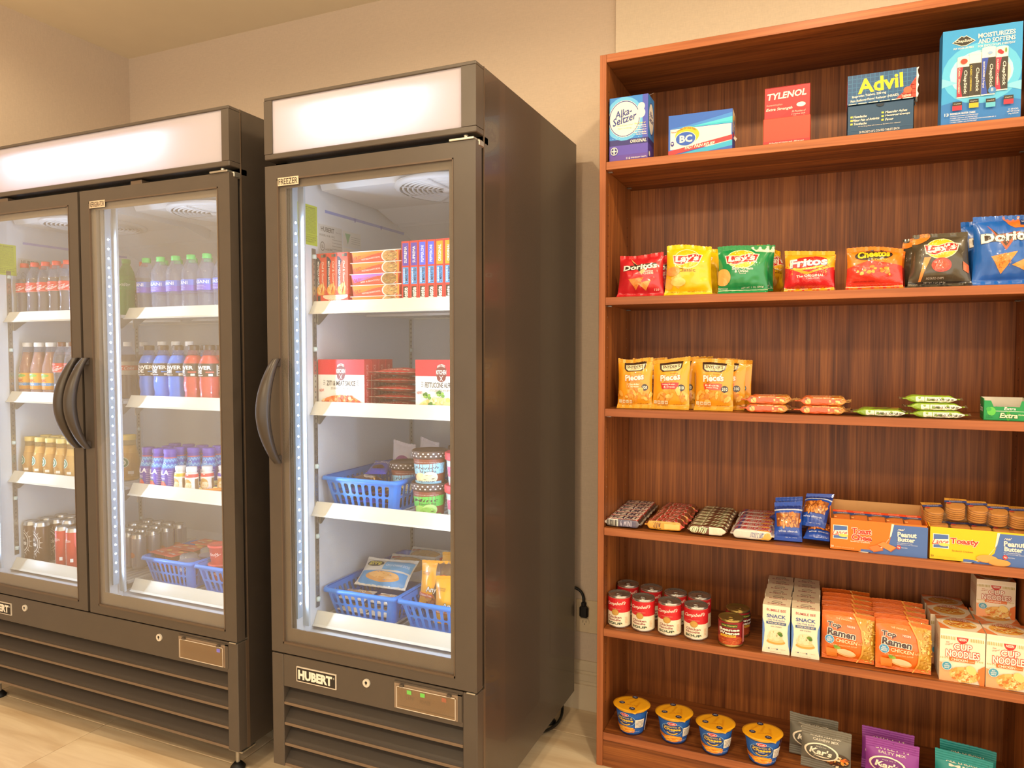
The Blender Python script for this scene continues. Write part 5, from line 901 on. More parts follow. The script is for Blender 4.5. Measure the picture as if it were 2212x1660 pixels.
o = thing('noodle_box', 'smaller noodle cup box stacked on top of the second-row box', 'box', (.4555, 2.345, z+.1413), 0, GB); b = MB(); b.box(-.046, 0, 0, .046, .09, .105, ink('#efe0c8'), .0008); b.build('carton', o)
show(o, a, flat((-.046, 0, 0), (1, 0, 0), (0, 0, 1)), .092, .105, 0, 'front_print'); show(o, top, flat((-.046, 0, .105), (1, 0, 0), (0, 1, 0)), .092, .09, 0, 'top_print'); show(o, lf, flat((-.046, .09, 0), (0, -1, 0), (0, 0, 1)), .09, .105, 0, 'side_print')
o = thing('noodle_box', 'noodle cup box at the back beside the ramen, lying on its side', 'box', (.3435, 2.414, z), 0, GB); b = MB(); b.box(-.0515, 0, 0, .0515, .082, .138, ink('#efe0c8'), .0008); b.build('carton', o); show(o, top, flat((-.0515, 0, .138), (1, 0, 0), (0, 1, 0)), .103, .082, 0, 'top_print')
# ============================================================ lowest shelf: cheese cups and nut mixes
z = SZ[0]+.0003; BLUE = '#2560b4'
cp = [(.034, 0), (.037, .0), (.0385, .004), (.0385, .006), (.0505, .078), (.052, .079), (.053, .082), (.052, .084)]
a = (A().r(0, 0, 1, 1, BLUE).e(.5, .62, .105, .30, '#7ab0dc').e(.5, .62, .098, .28, '#23407c').e(.5, .90, .042, .085, '#f4ece0').e(.5, .90, .038, .072, '#c8283a').t('Kraft', .5, .90, .052, .06, '#f4ece0', .03).t('macaroni &', .5, .755, .15, .07, '#f0d060', .03, 0, 0).t('Cheese', .5, .645, .16, .13, '#f6c82a', .06, 0, 0).ring(.5, .52, .06, .14, .3, '#f2b82a', 18, 200, 340).t('DINNER', .5, .545, .05, .04, '#f4ece0', .02)
     .p([(.30, .38), (.45, .28), (.45, .10), (.30, .22)], '#e8852a').t('Original', .37, .27, .10, .08, '#5a2a10', .02, .1, -6, asp=3).e(.50, .17, .10, .16, '#e8942a').blobs(.50, .17, .095, .14, 40, .014, ['#f2b03a', '#e0882a', '#f6c050'], 3, 3.).r(.60, .30, .69, .72, '#ece4d4').lines(.61, .34, .68, .68, 5, '#5a5a6a', 4, .4).t('NET WT 2.05 OZ', .60, .12, .1, .04, '#c8d8f0').r(.72, .05, .735, .95, '#d8d8e0'))
a.t('SMART', .245, .5, .35, .03, '#e8ecf4', .03, 0, 90, asp=3.6)
o = thing('macaroni_cup', '', 'cup'); b = MB(); b.lathe(cp, ink(BLUE), 36, mf=lambda j: ink('#1c2c58') if j < 3 else (ink('#d8a020') if j > 4 else ink(BLUE)), cap=True); b.build('cup', o, fix=False)
show(o, a, cyl(radius(cp), 2*PI*.0445, .008), 2*PI*.0445, .068, .009, 'label_print', eps=.0005)
LY = mat('#eaa81c', .35, 0, .03, 50, .15, name='lid_foil', coat=.3); b = MB(); n = 48; R = []
for rr, zz in ((.0, .0868), (.3, .0868), (.6, .0866), (.85, .0862), (1, .0858), (1.0, .0850), (.9, .0845)):
    R.append([((.056+.0035*math.sin(2*t+.6)+.012*math.exp(-((t-5.35)/.16)**2))*rr*math.cos(t), (.056+.0035*math.sin(2*t+.6)+.012*math.exp(-((t-5.35)/.16)**2))*rr*math.sin(t), zz-.002*rr*math.exp(-((t-5.35)/.2)**2)) for t in [2*PI*i/n for i in range(n+1)]])
b.grid(R, LY); lid = b.build('lid', o)
al = A()
for x, y in ((.25, .38), (.66, .22), (.42, .86)): al.e(x, y, .085, .075, '#23284e', 20).t('FAST', x, y+.022, .08, .03, '#d8d8e0', .02).t('easy mac', x, y-.02, .10, .026, '#d8d8e0', .01)
for i, (x, y, r) in enumerate(((.5, .6, 80), (.3, .62, 60), (.7, .5, 100), (.55, .38, 20))): al.t('cheesy', x, y, .36, .09, '#d8951a', .0, .1, r)
show(o, al, flat((-.056, -.056, .0869), (1, 0, 0), (0, 1, 0)), .112, .112, 0, 'lid_print', lid)
K = Stock(o)
for i, (x, y, r) in enumerate(((-.548, 2.236, -.25), (-.412, 2.238, .05), (-.283, 2.224, -.06), (-.146, 2.224, .02))): K.put('blue macaroni cup with yellow foil lid, %s from the side panel' % ORD[i], (x, y, z), r, 0, 'macaroni cups on the lowest shelf')
def nuts(c, dark, t1, t2, blob, seed):
    a = A().t(t1, .5, .80, .62, .045, '#d8d0c0', .03).t(t2, .5, .735, .52, .045, '#d8d0c0', .03).e(.5, .945, .035, .015, '#2a2420')
    for i in range(8): a.r(.08+.12*i, .87, .085+.12*i, .92, dark)
    a.e(.72, .34, .26, .19, '#4a3a2c').blobs(.74, .32, .22, .17, 34, .05, blob, seed, .7).e(.42, .49, .34, .185, '#ece0c8', 30).e(.42, .49, .30, .16, dark, 30).t("Kar's", .42, .50, .44, .13, '#f0e6d0', .06, .2, -3).p([(.25, .42), (.6, .40), (.45, .375)], '#ece0c8').t('SINCE 1933', .42, .60, .2, .022, '#d8d0c0').t('THE AMERICAN TRAIL MIX', .42, .355, .34, .022, '#d8d0c0', .01, 0, 0, arch=-.02)
    return a
gp = 'nut mix bags on the lowest shelf'; bl = ['#d8702a', '#8a4a28', '#e8a84a', '#5a3020', '#ecd8b0']
for c, dk, t1, t2, x, nm, sd, x2 in (('#6e6a5e', '#57544a', 'RAISIN ALMOND', 'CASHEW MIX', .028, 'grey raisin and almond', 71, -.006), ('#8a3a94', '#6e2c78', "SWEET 'N", 'SALTY MIX', .199, 'purple sweet and salty', 73, .192), ('#1c8484', '#156a6a', 'ALL ENERGY', 'MIX', .372, 'teal energy', 79, .39)):
    K = Stock(pouch('nut_mix_bag', 'nut mix bag', .135, .122, .042, c, nuts(c, dk, t1, t2, bl, sd), .026, seed=sd, wr=.8, waist=.02, fm=lambda c: mat(c, .5, 0, .04, 60, name='matte_film')))
    K.put('%s nut mix bag, front one of its pair' % nm, (x, 2.236, z), -.08, -.07, gp); K.put('%s nut mix bag, rear one of its pair' % nm, (x2, 2.288, z+.004), -.06, -.07, gp)
# ============================================================ freezer goods
zf = [q+.0004 for q in FS]; GF = 'on the freezer shelf'
# bagel boxes
a = (A().r(0, 0, 1, 1, '#d8442a').e(.0, .5, .62, .42, '#2c2a3c').e(.72, .5, .52, .36, '#e0542c').e(.45, .12, .45, .14, '#e8a040').blobs(.48, .12, .42, .11, 30, .10, ['#f0c060', '#d8642c', '#f4d890'], 3, .4).t('MINI PIZZA BAGELS', .22, .5, .62*3.3, .18/3.3, '#f0ece4', .02, 0, -90, asp=.3).t('Chef & Gusto', .66, .55, .5*3.3, .2/3.3, '#f6e8d0', .01, .2, -90, asp=.3).r(.72, .90, .95, .975, '#2a2420').r(.5, .90, .68, .96, '#6a7a5a'))
K = Stock(carton('bagel_box', 'box', .0385, .13, .128, '#d8442a', a, None, None, topc='#e0603a'))
for i in range(3): K.put('upright orange-red mini bagel box, %s from the freezer wall' % ORD[i], (-1.4245+.0395*i, 1.803, zf[3]+.0405), 0, 0, 'frozen bagel boxes')
a2 = A().r(0, 0, 1, 1, '#d8442a').r(.03, .45, .12, .95, '#2a2420').e(.6, .9, .4, .3, '#f0d0b0').t('Chef & Gusto', .6, .7, .4, .3, '#f6e8d0', .01, .2)
place(carton('bagel_box', 'box', .117, .13, .040, '#d8442a', a2), 'orange-red bagel box lying flat beneath the three upright ones', -1.385, 1.803, zf[3], group='frozen bagel boxes')
# bowl meals: printed sleeve with a white tray lip
def bowl(c1, tx, tx2, dish, seed):
    o = thing('frozen_bowl_meal', '', 'frozen meal'); b = MB(); w, h, d = .174, .0335, .15
    b.extrude([(-w/2+.006, 0), (w/2-.006, 0), (w/2-.001, h-.003), (-w/2+.001, h-.003)], 1, .003, d-.003, ink('#d8502c')); b.build('sleeve', o)
    b = MB(); b.box(-w/2-.004, 0, h-.003, w/2+.004, d, h-.0006, WHITE, .001); b.build('tray_lip', o)
    a = A().p([(0, 1), (1, 1), (1, .8), (.55, .8), (.05, .25)], c1).p([(.04, 0), (1, 0), (1, 1), (.7, .9), (.05, .2)], '#dc4e2a').p([(0, 1), (.72, 1), (.06, .18)], c1).e(.80, .5, .17, .62, '#ece4d4', 24).e(.81, .5, .155, .56, dish[0]).blobs(.81, .5, .14, .5, 70, .016, dish, seed, 2.6).r(.965, 0, 1, 1, '#e89030').t('EAT!', .13, .42, .14, .34, '#d03a2c', .03, .1, 6, asp=5).t(tx, .40, .66, .34, .15, '#e8704a', .01, 0, 6, asp=5).t(tx2, .42, .32, .40, .15, '#f6e0d0', .01, 0, 6, asp=5)
    P = flat((-w/2+.002, .003, 0), (1, 0, 0), (0, 0, 1)); show(o, a, P, w-.006, h-.003, 0, 'front_print'); return o
DM = ['#c89a58', '#e8c878', '#8a6a38', '#b85a2c', '#d8b070', '#5a6a30']
B1 = Stock(bowl('#ec8a1e', 'SOUTHWESTERN STYLE', 'VEGETABLE BURRITO BOWL', DM, 3)); B2 = Stock(bowl('#b070c8', 'ASIAN STYLE', 'BEEF & BROCCOLI', ['#a8783a', '#c8a050', '#6a7a34', '#d8b868', '#8a5a2c'], 5))
for i, (K, w) in enumerate(((B1, 'lowest orange burrito bowl meal in the stack of five'), (B1, 'orange burrito bowl meal just under the purple one'), (B2, 'purple and red beef bowl meal in the middle of the stack'), (B1, 'orange bowl meal resting on the purple one'), (B1, 'topmost orange bowl meal of the stack'))): K.put(w, (-1.229+.002*math.sin(i*2.3), 1.803, zf[3]+.0337*i), .01*math.sin(i*3), 0, 'bowl meals in the freezer')
# narrow pizza boxes
def pz(c, t, seed):
    a = A().r(0, 0, 1, 1, '#d8342a').r(.12, .62, .88, .97, c).t(t, .5, .79, .26*7, .34/7, '#f4f0e8', .02, 0, 90, asp=.14).r(.14, .335, .86, .595, '#4aa0dc').t('MICROWAVES IN', .32, .465, .22*7, .2/7, '#f4f0e8', .01, 0, 90, asp=.14).t('2 MINUTES!', .62, .465, .24*7, .34/7, '#2a2a4a', .04, 0, 90, asp=.14).r(.2, .01, .8, .30, '#3a2c1e').t('Celeste', .5, .15, .27*7, .58/7, '#f6ecd8', .05, 0, 90, asp=.14)
    return carton('pizza_box', 'box', .0268, .17, .188, '#d8342a', a, topc='#c8382c')
PZ = [Stock(pz(c, t, 1)) for c, t in (('#5a42a8', 'SUPREMA'), ('#5060dc', 'PEPPERONI'), ('#ee9a1c', 'ORIGINAL'))]
for i, k in enumerate((0, 0, 1, 1, 2, 2)): PZ[k].put('narrow red frozen pizza box with %s panel, %s from the bowl meals' % (('purple', 'blue', 'orange')[k], ORD[i]), (-1.122+.0284*i, 1.803, zf[3]), 0, 0, 'pizza boxes in the freezer')
# pasta boxes
def pasta(t1, t2, dish, green, seed):
    a = A().r(0, 0, 1, 1, '#ece8de').r(0, .69, 1, 1, '#d83038').e(.5, .76, .105, .16, '#7a3a34', 14).e(.5, .66, .085, .08, '#7a3a34').t('MAIN STREET', .5, .865, .15, .05, '#f0e8dc', .02, 0, 0, arch=.03).t('KITCHEN', .5, .765, .19, .085, '#f4ece0', .04).p([(.47, .60), (.48, .60), (.535, .70), (.525, .70)], '#f4ece0').p([(.53, .60), (.52, .60), (.465, .70), (.475, .70)], '#f4ece0').t(t1, .5, .52, .62, .10, '#4a4038', .02).t(t2, .5, .415, .44, .045, '#8a7a6a').t('NEW!', .08, .37, .1, .06, '#d85a50', .02, 0, 6)
    for s in (-1, 1):
        for k in range(3): a.p([(.5+s*.34, .50+.03*k), (.5+s*.38, .48+.045*k), (.5+s*.38, .49+.045*k), (.5+s*.34, .507+.03*k)], '#4a4038')
    a.e(.5, .06, .46, .22, dish[0]).blobs(.5, .08, .46, .20, 90, .035, dish, seed, 1.2)
    if green:
        for x, y in ((.24, .30), (.5, .34), (.78, .28), (.34, .12)): a.blobs(x, y, .06, .06, 9, .03, ['#6a9a3a', '#4a7a2c', '#8ab04a'], 4, 1.2)
    return carton('pasta_meal_box', 'box', .172, .036, .152, '#d83038', a, A().r(0, 0, 1, 1, '#b83a38').t('ZITI WITH MEAT SAUCE', .4, .5, .8*4.2, .3/4.2, '#d89088', .01, 0, 90, asp=.236), topc='#c83038')
K = Stock(pasta('ZITI & MEAT SAUCE', 'ZITI PASTA WITH MEAT SAUCE', ['#e8843a', '#e06428', '#f0a868', '#d8502c', '#f4c890'], False, 3))
for i in range(4): K.put('red and white ziti pasta meal box, %s from the glass in its row' % ORD[i], (-1.355+.001*i, 1.802+.0375*i, zf[2]), 0, 0, 'ziti meal boxes')
place(pasta('FETTUCCINE ALFREDO', 'FETTUCCINE ALFREDO WITH BROCCOLI', ['#ecd890', '#f4e8b0', '#e0c468', '#f0e0a0'], True, 5), 'red and white fettuccine meal box with broccoli picture', -1.004, 1.802, zf[2])
a = A().r(.06, .1, .94, .42, '#b82c24').t('HOT POCKET MEAL', .5, .26, .6, .1, '#f0d8b0', .01).r(.06, .46, .94, .52, '#e0a04a').lines(.1, .6, .9, .9, 4, '#d87a50', 4, .3)
K = Stock(pouch('frozen_pouch', 'frozen meal pouch', .165, .125, .024, '#a83a2c', a, .012, '#b8a08c', 83, wr=1.6))
for i in range(5): K.put('flat red frozen pouch in the pile between pasta boxes, %s from the shelf' % ORD[i], (-1.183+.004*math.sin(i*2.1), 1.808+.006*(i % 2), zf[2]+.013+.0250*i), .05*math.sin(i*2.6), -PI/2-.0, 'red frozen pouches')
# third shelf: basket of ice cream bars, pints
basket('blue perforated basket of ice cream bars on the freezer shelf', -1.433, -1.163, 1.806, 2.21, zf[1], .098, 9, 2)
def wrapbag(nm, cat, w, h, t, c, art, seed, sealc=None): return Stock(pouch(nm, cat, w, h, t, c, art, .010, sealc, seed, wr=1.7, nu=18, nv=20))
I1 = wrapbag('ice_cream_bar', 'ice cream bar', .068, .14, .028, '#5a3420', A().e(.5, .5, .3, .2, '#e8dcc8').t('Cookies', .5, .5, .5, .08, '#3a3ac0', .02).blobs(.5, .25, .4, .1, 16, .06, ['#e0b060', '#8a5a30'], 3, .5), 91, '#3c48c0')
I2 = wrapbag('ice_cream_bar', 'ice cream bar', .068, .14, .028, '#3f4cc4', A().t('CRUNCH', .5, .6, .7, .12, '#f0f0f8', .03, .1).e(.5, .3, .3, .1, '#4a2a18'), 93)
I3 = wrapbag('ice_cream_bar', 'ice cream bar', .08, .15, .03, '#e4dce4', A().e(.5, .5, .36, .2, '#9a3a90').t('BIG', .5, .5, .5, .12, '#f4ecf4', .04), 97)
GI = 'ice cream bars in the upper freezer basket'
for K, x, y, dz, rz, rx, w, lb in ((I1, -1.27, 1.875, .074, 1.0, -1.50, 'brown', 'near its front corner'), (I2, -1.30, 1.90, .100, .35, -1.42, 'blue', 'topmost in the middle'), (I2, -1.285, 2.05, .074, .85, -1.5, 'blue', 'deep in the middle'), (I1, -1.20, 2.055, .074, .3, -1.5, 'brown', 'deep by the pints'), (I1, -1.358, 1.842, .021, 0, -1.57, 'brown', 'low behind the first slots'), (I2, -1.288, 1.842, .021, 0, -1.57, 'blue', 'low behind the middle slots'), (I1, -1.218, 1.842, .021, 0, -1.57, 'brown', 'low behind the last slots'), (I1, -1.255, 1.842, .050, 0, -1.57, 'brown', 'second layer behind the middle slots'), (I2, -1.345, 1.842, .050, 0, -1.57, 'blue', 'second layer behind the first slots')):
    K.put('%s wrapped ice cream bar in the upper basket, %s' % (w, lb), (x, y, zf[1]+dz), rz, rx, GI)
I3.put('white and purple wrapped bar standing at the back of the upper basket', (-1.30, 2.055, zf[1]+.034), .25, -.25, GI); I3.put('white wrapper standing behind the white and purple bar', (-1.235, 2.10, zf[1]+.040), -.1, -.2, GI)
def pint(band, body, t1, t2, scoop, lid, lidp, seed, label_extra=None):
    R0, R1, Hh = .0425, .0505, .086; cp = [(R0-.002, 0), (R0, .001), (R1, Hh), (R1+.001, Hh)]
    o = thing('ice_cream_pint', '', 'ice cream tub'); b = MB(); b.lathe(cp, ink(body), 30, cap=True); b.build('tub', o, fix=False)
    b = MB(); b.lathe([(R1+.0015, Hh-.010), (R1+.0045, Hh-.008), (R1+.0045, Hh+.011), (R1+.002, Hh+.013), (R1-.002, Hh+.010), (.001, Hh+.010)], ink(lid), 30); l = b.build('lid', o, fix=False)
    Wd = 2*PI*.0465
    if lidp:
        q = A(); g = random.Random(seed)
        for i in range(44): q.e(.01+.0225*i, .28+.44*(i % 2), .009, .13, lidp, 8); q.n -= 1
        show(o, q, cyl(lambda z: R1+.0046, 2*PI*(R1+.0045), Hh-.0075), 2*PI*(R1+.0045), .018, .01, 'lid_print', l)
    a = A().r(0, 0, 1, 1, body).p([(.30, .76), (.70, .86), (.70, .42), (.30, .36)], band).t(t1, .5, .655, .24, .12, '#4a3a30', .01, .15, 2, asp=3.4).t(t2, .52, .50, .16, .10, '#4a3a30', .02, 0, 2, asp=3.4).e(.44, .22, .07, .22, scoop[0]).e(.54, .26, .075, .24, scoop[1]).e(.52, .18, .08, .2, scoop[2]).blobs(.50, .22, .10, .18, 12, .008, ['#5a3a20', scoop[0]], 3, 3.).r(.34, 0, .66, .10, band).t('ICE CREAM', .5, .09, .16, .07, '#3a4a6a', .02).t('Churned slow for a creamy taste', .5, .88, .24, .05, '#e8d8c8')
    show(o, a, cyl(radius(cp), Wd, .001), Wd, Hh-.013, .010, 'label_print', eps=.0005); return Stock(o)
PV = pint('#9fd4e8', '#8a4a34', 'French', 'Vanilla', ['#e8d8a0', '#f4ecc8', '#ece0b0'], '#5a4438', '#e0d8d0', 3); PM = pint('#62c452', '#8a4a34', 'Mint', 'Chocolate Chip', ['#a8d868', '#c0e088', '#98cc5a'], '#5a4438', '#e0d8d0', 5); PB_ = pint('#cdb48a', '#8a5a34', 'Butter', 'Pecan', ['#e0c890', '#f0dcb0', '#d8b878'], '#5a4438', '#c8b8a8', 7); PP = pint('#e86aa0', '#cfe4ee', 'BIRTHDAY', 'CAKE', ['#f090b8', '#f8c8d8', '#e878a8'], '#e04a58', None, 9)
gpn = 'ice cream pints'
PM.put('mint chocolate chip pint, under the vanilla one', (-1.083, 1.868, zf[1]), .25, 0, gpn); PV.put('vanilla ice cream pint stacked on the mint one', (-1.083, 1.872, zf[1]+.0965), .25, 0, gpn)
PB_.put('tan ice cream pint at the back, lower', (-1.02, 1.985, zf[1]), .3, 0, gpn); PB_.put('tan ice cream pint at the back, upper', (-1.022, 1.985, zf[1]+.0965), .3, 0, gpn)
PP.put('pink-lidded ice cream tub at the bottom of its pair', (-.968, 1.865, zf[1]), .5, 0, gpn); PP.put('pink-lidded ice cream tub on top of its pair', (-.968, 1.868, zf[1]+.0965), .5, 0, gpn)
PV2 = dup(PV.r, 'vanilla tub standing inside the upper basket', (-1.236, 1.985, zf[1]+.036), .6, 0, gpn)
# bottom: two baskets of snacks
basket('blue perforated basket of frozen sandwiches at the freezer bottom, beside the lit strip', -1.433, -1.172, 1.806, 2.28, zf[0], .09, 9, 2)
basket('blue perforated basket of yellow chicken bags at the freezer bottom', -1.158, -.892, 1.806, 2.28, zf[0], .09, 9, 2)
a = A().r(.04, .0, .96, .45, '#4a94cc').e(.5, .28, .34, .14, '#d8984a').e(.52, .33, .30, .11, '#e8b068').e(.24, .72, .18, .12, '#2a2820').t('BIG', .24, .765, .24, .07, '#e0d040', .04).t('BITE', .24, .69, .26, .07, '#e0d040', .04).r(.44, .5, .98, .86, '#68a8d8').t('CHILI CHEESE DOG', .70, .68, .46, .08, '#e8f0f8', .01)
S1 = wrapbag('frozen_sandwich', 'frozen sandwich', .19, .115, .04, '#dcd4c8', a, 101)
a = A().e(.5, .5, .42, .32, '#c8965a').e(.5, .56, .36, .22, '#d8a868').e(.16, .82, .12, .08, '#c83a30').t('SANDWICH', .35, .85, .36, .07, '#8a8aa0', .01)
S2 = wrapbag('frozen_sandwich', 'frozen sandwich', .17, .11, .045, '#d8d0c4', a, 103); S3 = wrapbag('frozen_sandwich', 'frozen sandwich', .105, .075, .03, '#cfc4b4', A().r(.0, .4, 1, .7, '#c89a68').e(.2, .6, .14, .2, '#c83a30').t('BURRITO', .55, .55, .5, .2, '#f0e8d8', .02), 107)
GS = 'frozen sandwiches in the lower basket'
for K, x, y, dz, rz, rx, w in ((S1, -1.305, 1.965, .072, .05, -.95, 'white and blue chili dog wrapper leaning in the lower basket'), (S2, -1.30, 2.09, .060, .06, -1.0, 'tan bun sandwich in clear wrapper behind the blue chili dog wrapper'), (S2, -1.29, 2.19, .060, -.04, -1.0, 'tan bun sandwich in clear wrapper at the back of the lower basket'), (S3, -1.357, 1.880, .052, .06, -1.5, 'flat white burrito wrapper at the front of the lower basket'), (S3, -1.243, 1.882, .052, -.06, -1.5, 'tan burrito wrapper at the front by the yellow bags'), (S3, -1.353, 1.872, .017, .0, -1.55, 'reddish wrapper low behind the front slots of the lower basket'), (S3, -1.245, 1.872, .017, .0, -1.55, 'tan wrapper low behind the front slots, next to the other basket')):
    K.put(w, (x, y-.04, zf[0]+dz), rz, rx, GS)
a = A().p([(.40, 1), (.86, 1), (.80, .55), (.92, .0), (.30, 0), (.46, .55)], '#6a4c34').e(.64, .62, .17, .11, '#c82e2c').e(.64, .62, .15, .09, '#d83a34').t('Tyson', .64, .62, .24, .09, '#f4ece0', .03, .1).t("Any'tizers", .55, .40, .66, .15, '#f4ece0', .04, .2, 4, out='#3a2418', ow=.05).t('MICROWAVE', .17, .74, .2, .03, '#6a4c1c').t('HOT POCKET', .17, .70, .2, .03, '#6a4c1c').blobs(.4, .16, .35, .12, 20, .07, ['#c87a34', '#a85a24', '#d89850'], 3, .7).r(0, .22, .4, .3, '#d8642c').t('Chicken Fries', .2, .26, .34, .05, '#f4ece0', .02)
S4 = wrapbag('chicken_snack_bag', 'chicken snack bag', .148, .145, .040, '#f0a81c', a, 109)
for x, y, dz, rz, rx, w in ((-1.066, 1.890, .048, -.06, -.16, 'front yellow and brown chicken snack bag facing the glass'), (-.985, 1.850, .022, .06, -.14, 'yellow chicken snack bag overlapping the front one'), (-1.05, 1.985, .050, -.05, -.22, 'yellow chicken snack bag in the second row'), (-.985, 2.045, .055, .05, -.22, 'yellow chicken snack bag in the third row by the far wall'), (-1.0, 2.11, .062, -.05, -.22, 'yellow chicken snack bag at the back of its basket')):
    S4.put(w, (x, y, zf[0]+dz), rz, rx, 'chicken snack bags')
S5 = wrapbag('frozen_sandwich', 'frozen sandwich', .06, .14, .025, '#c8c0bc', A().r(.2, .55, .8, .95, '#c83434').t('CORN DOG', .5, .75, .3, .3, '#f0e8e0', .02, 0, 90), 113)
S5.put('upright red and silver wrapper between the two lower baskets', (-1.128, 2.04, zf[0]+.030), 1.2, -.05, GS); S5.put('upright red and silver wrapper at the back by the yellow bags', (-1.07, 2.19, zf[0]+.045), -.3, -.2, GS)
# ============================================================ refrigerator goods
def liquid(c, r=.15): return mat(c, r, 0, .05, 30, name='drink', coat=.3)
def bottle(nm, cat, prof, fill, fc, cap, label, art, capr=.0145, bodym=None, lw=None, shoulder=None):
    """prof: outer radius profile of the clear body; fill: liquid height; label (z0, z1, colour)"""
    o = thing(nm, '', cat); Hn = prof[-1][1]; rf = radius(prof)
    b = MB(); k = [p for p in prof if p[1] <= fill]+[(rf(fill), fill)]
    if fc:
        b.lathe([(max(.001, r-.0012), h+.001) for r, h in k]+[(.001, fill)], liquid(fc), 24, cap=False); b.build('drink', o, fix=False)
    b = MB(); b.lathe([(.001, .0)]+prof, bodym or PET, 24); b.build('bottle', o, fix=False)
    b = MB(); b.lathe([(capr, Hn-.004), (capr+.0006, Hn-.002), (capr+.0006, Hn+.011), (capr-.001, Hn+.013), (.001, Hn+.013)], mat(cap, .4, 0, .03, 40, name='cap_plastic'), 20)
    for i in range(0, 20): pass
    b.build('cap', o, fix=False)
    if label:
        z0, z1, c = label; b = MB(); b.lathe([(rf(z0+(z1-z0)*i/6)+.0008, z0+(z1-z0)*i/6) for i in range(7)], ink(c) if isinstance(c, str) else c, 28); lb = b.build('label', o, fix=False)
        R = rf((z0+z1)/2)+.0008; Wd = 2*PI*R; show(o, art, cyl(lambda z: rf(z)+.0009, Wd, z0), Wd, z1-z0, .008, 'label_print', lb, eps=.0005)
    return Stock(o)
CP = [(.024, 0), (.0300, .005), (.0306, .02), (.0285, .055), (.0283, .075), (.0305, .098), (.0306, .135), (.030, .148), (.026, .168), (.0175, .186), (.0135, .194), (.0135, .201)]
ca = A().r(0, .04, 1, .06, '#f0e0d8').t('Coca-Cola', .47, .42, .42, .52, '#f6ece8', .02, .35, 0).t('ORIGINAL TASTE', .42, .84, .3, .1, '#f6d8d0', .01).r(.70, .2, .76, .42, '#ece8e0')
COK = bottle('cola_bottle', 'bottle', CP, .150, '#4a2c18', '#d83a30', (.098, .134, '#d2302a'), ca); gl = 'bottles in the left-hand compartment'
for i, x in enumerate((-2.889, -2.826, -2.762, -2.699, -2.636)): COK.put('red-capped cola bottle, front row, %s from the fridge wall' % ORD[i], (x, 1.832, zf[3]), -.25+.1*math.sin(i*2.2), 0, 'cola bottles')
for i, x in enumerate((-2.889, -2.825, -2.760, -2.697, -2.634)): COK.put('red-capped cola bottle in the second row, %s from the fridge wall' % ORD[i], (x, 1.902, zf[3]), .4*math.sin(i), 0, 'cola bottles behind')
SPR = bottle('soda_bottle', 'bottle', CP, .150, '#2fae4c', '#3aa850', (.098, .134, '#2a9a4a'), A().t('Sprite', .5, .5, .3, .5, '#e0f0e0', .04, .2), bodym=clear('green_plastic', '#8ad8a0', .3, '#4ac070'))
SPR.put('green lemon-lime soda bottle seen behind the lit post', (-2.412, 1.905, zf[3]), .3, 0, 'soda bottles'); COK.put('red-capped cola bottle beside the green soda, behind the post', (-2.418, 1.985, zf[3]), .6, 0, 'soda bottles')
DP = [(.026, 0), (.032, .004), (.0328, .018), (.0312, .026), (.0328, .034), (.0312, .042), (.0328, .050), (.0312, .058), (.0328, .066), (.0322, .074), (.0322, .114), (.0335, .124), (.0325, .140), (.027, .158), (.0185, .174), (.014, .181), (.014, .187)]
da = A().r(0, 0, 1, .5, '#6a5cc8').r(0, .5, 1, 1, '#5a78d8').t('DASANI', .50, .72, .33, .30, '#f4f4fc', .02).t('purified water', .48, .38, .24, .09, '#d8d8f4').t('ENHANCED WITH MINERALS FOR TASTE', .49, .25, .26, .06, '#c8c8f0').t('16.9 FL OZ (500 mL)', .47, .12, .22, .08, '#e8e8f8', .01)
DAS = bottle('water_bottle', 'bottle', DP, .14, None, '#48c86a', (.075, .113, clear('blue_label', '#a8a8f0', .75, '#6a68cc', .2)), da)
for i, x in enumerate((-2.219, -2.148, -2.075, -2.003, -1.930, -1.858)): DAS.put('clear water bottle with green cap, front row, %s from the lit post' % ORD[i], (x, 1.834, zf[3]), (-.5, -.15, -.45, -.6, -.1, .2)[i], 0, 'water bottles')
for i, x in enumerate((-2.216, -2.145, -2.072, -2.0, -1.928, -1.856)): DAS.put('clear water bottle with green cap in the second row, %s from the post' % ORD[i], (x, 1.906, zf[3]), .5*math.sin(i*2), 0, 'water bottles behind')
TP = [(.026, 0), (.033, .004), (.0335, .02), (.0325, .03), (.0325, .095), (.0335, .105), (.032, .118), (.026, .140), (.0215, .160), (.0195, .175), (.0175, .185), (.0165, .200)]
ta = A().r(0, 0, 1, 1, '#e0a838').r(0, .22, 1, .4, '#4a90c8').r(0, .0, 1, .2, '#c8882c').e(.44, .84, .2, .12, '#8ab850').p([(.3, .95), (.42, .76), (.56, .95)], '#a8d0e0').t('GOLD', .46, .70, .22, .09, '#f4e8c0', .02).t('PEAK', .46, .54, .30, .16, '#c8502c', .05).t('SWEET TEA', .46, .31, .26, .08, '#f0f0e8', .01)
TEA = bottle('tea_bottle', 'bottle', TP, .175, '#b8703a', '#e4e0da', (.031, .094, '#e0a838'), ta, .018)
for i, x in enumerate((-2.888, -2.819, -2.749)): TEA.put('amber iced tea bottle with white cap, %s from the fridge wall' % ORD[i], (x, 1.836, zf[2]), -.2, 0, 'tea bottles')
for i, x in enumerate((-2.887, -2.818, -2.748)): TEA.put('amber iced tea bottle in the second row, %s from the fridge wall' % ORD[i], (x, 1.908, zf[2]), .3*i, 0, 'tea bottles behind')
ZER = bottle('cola_bottle', 'bottle', CP, .165, '#3a2418', '#6a3a2a', (.098, .134, '#c8382c'), ca)
for i, x in enumerate((-2.683, -2.618)): ZER.put('dark-capped cola bottle beside the tea, %s from it' % ORD[i], (x, 1.832, zf[2]), -.2+.2*i, 0, 'dark cola bottles')
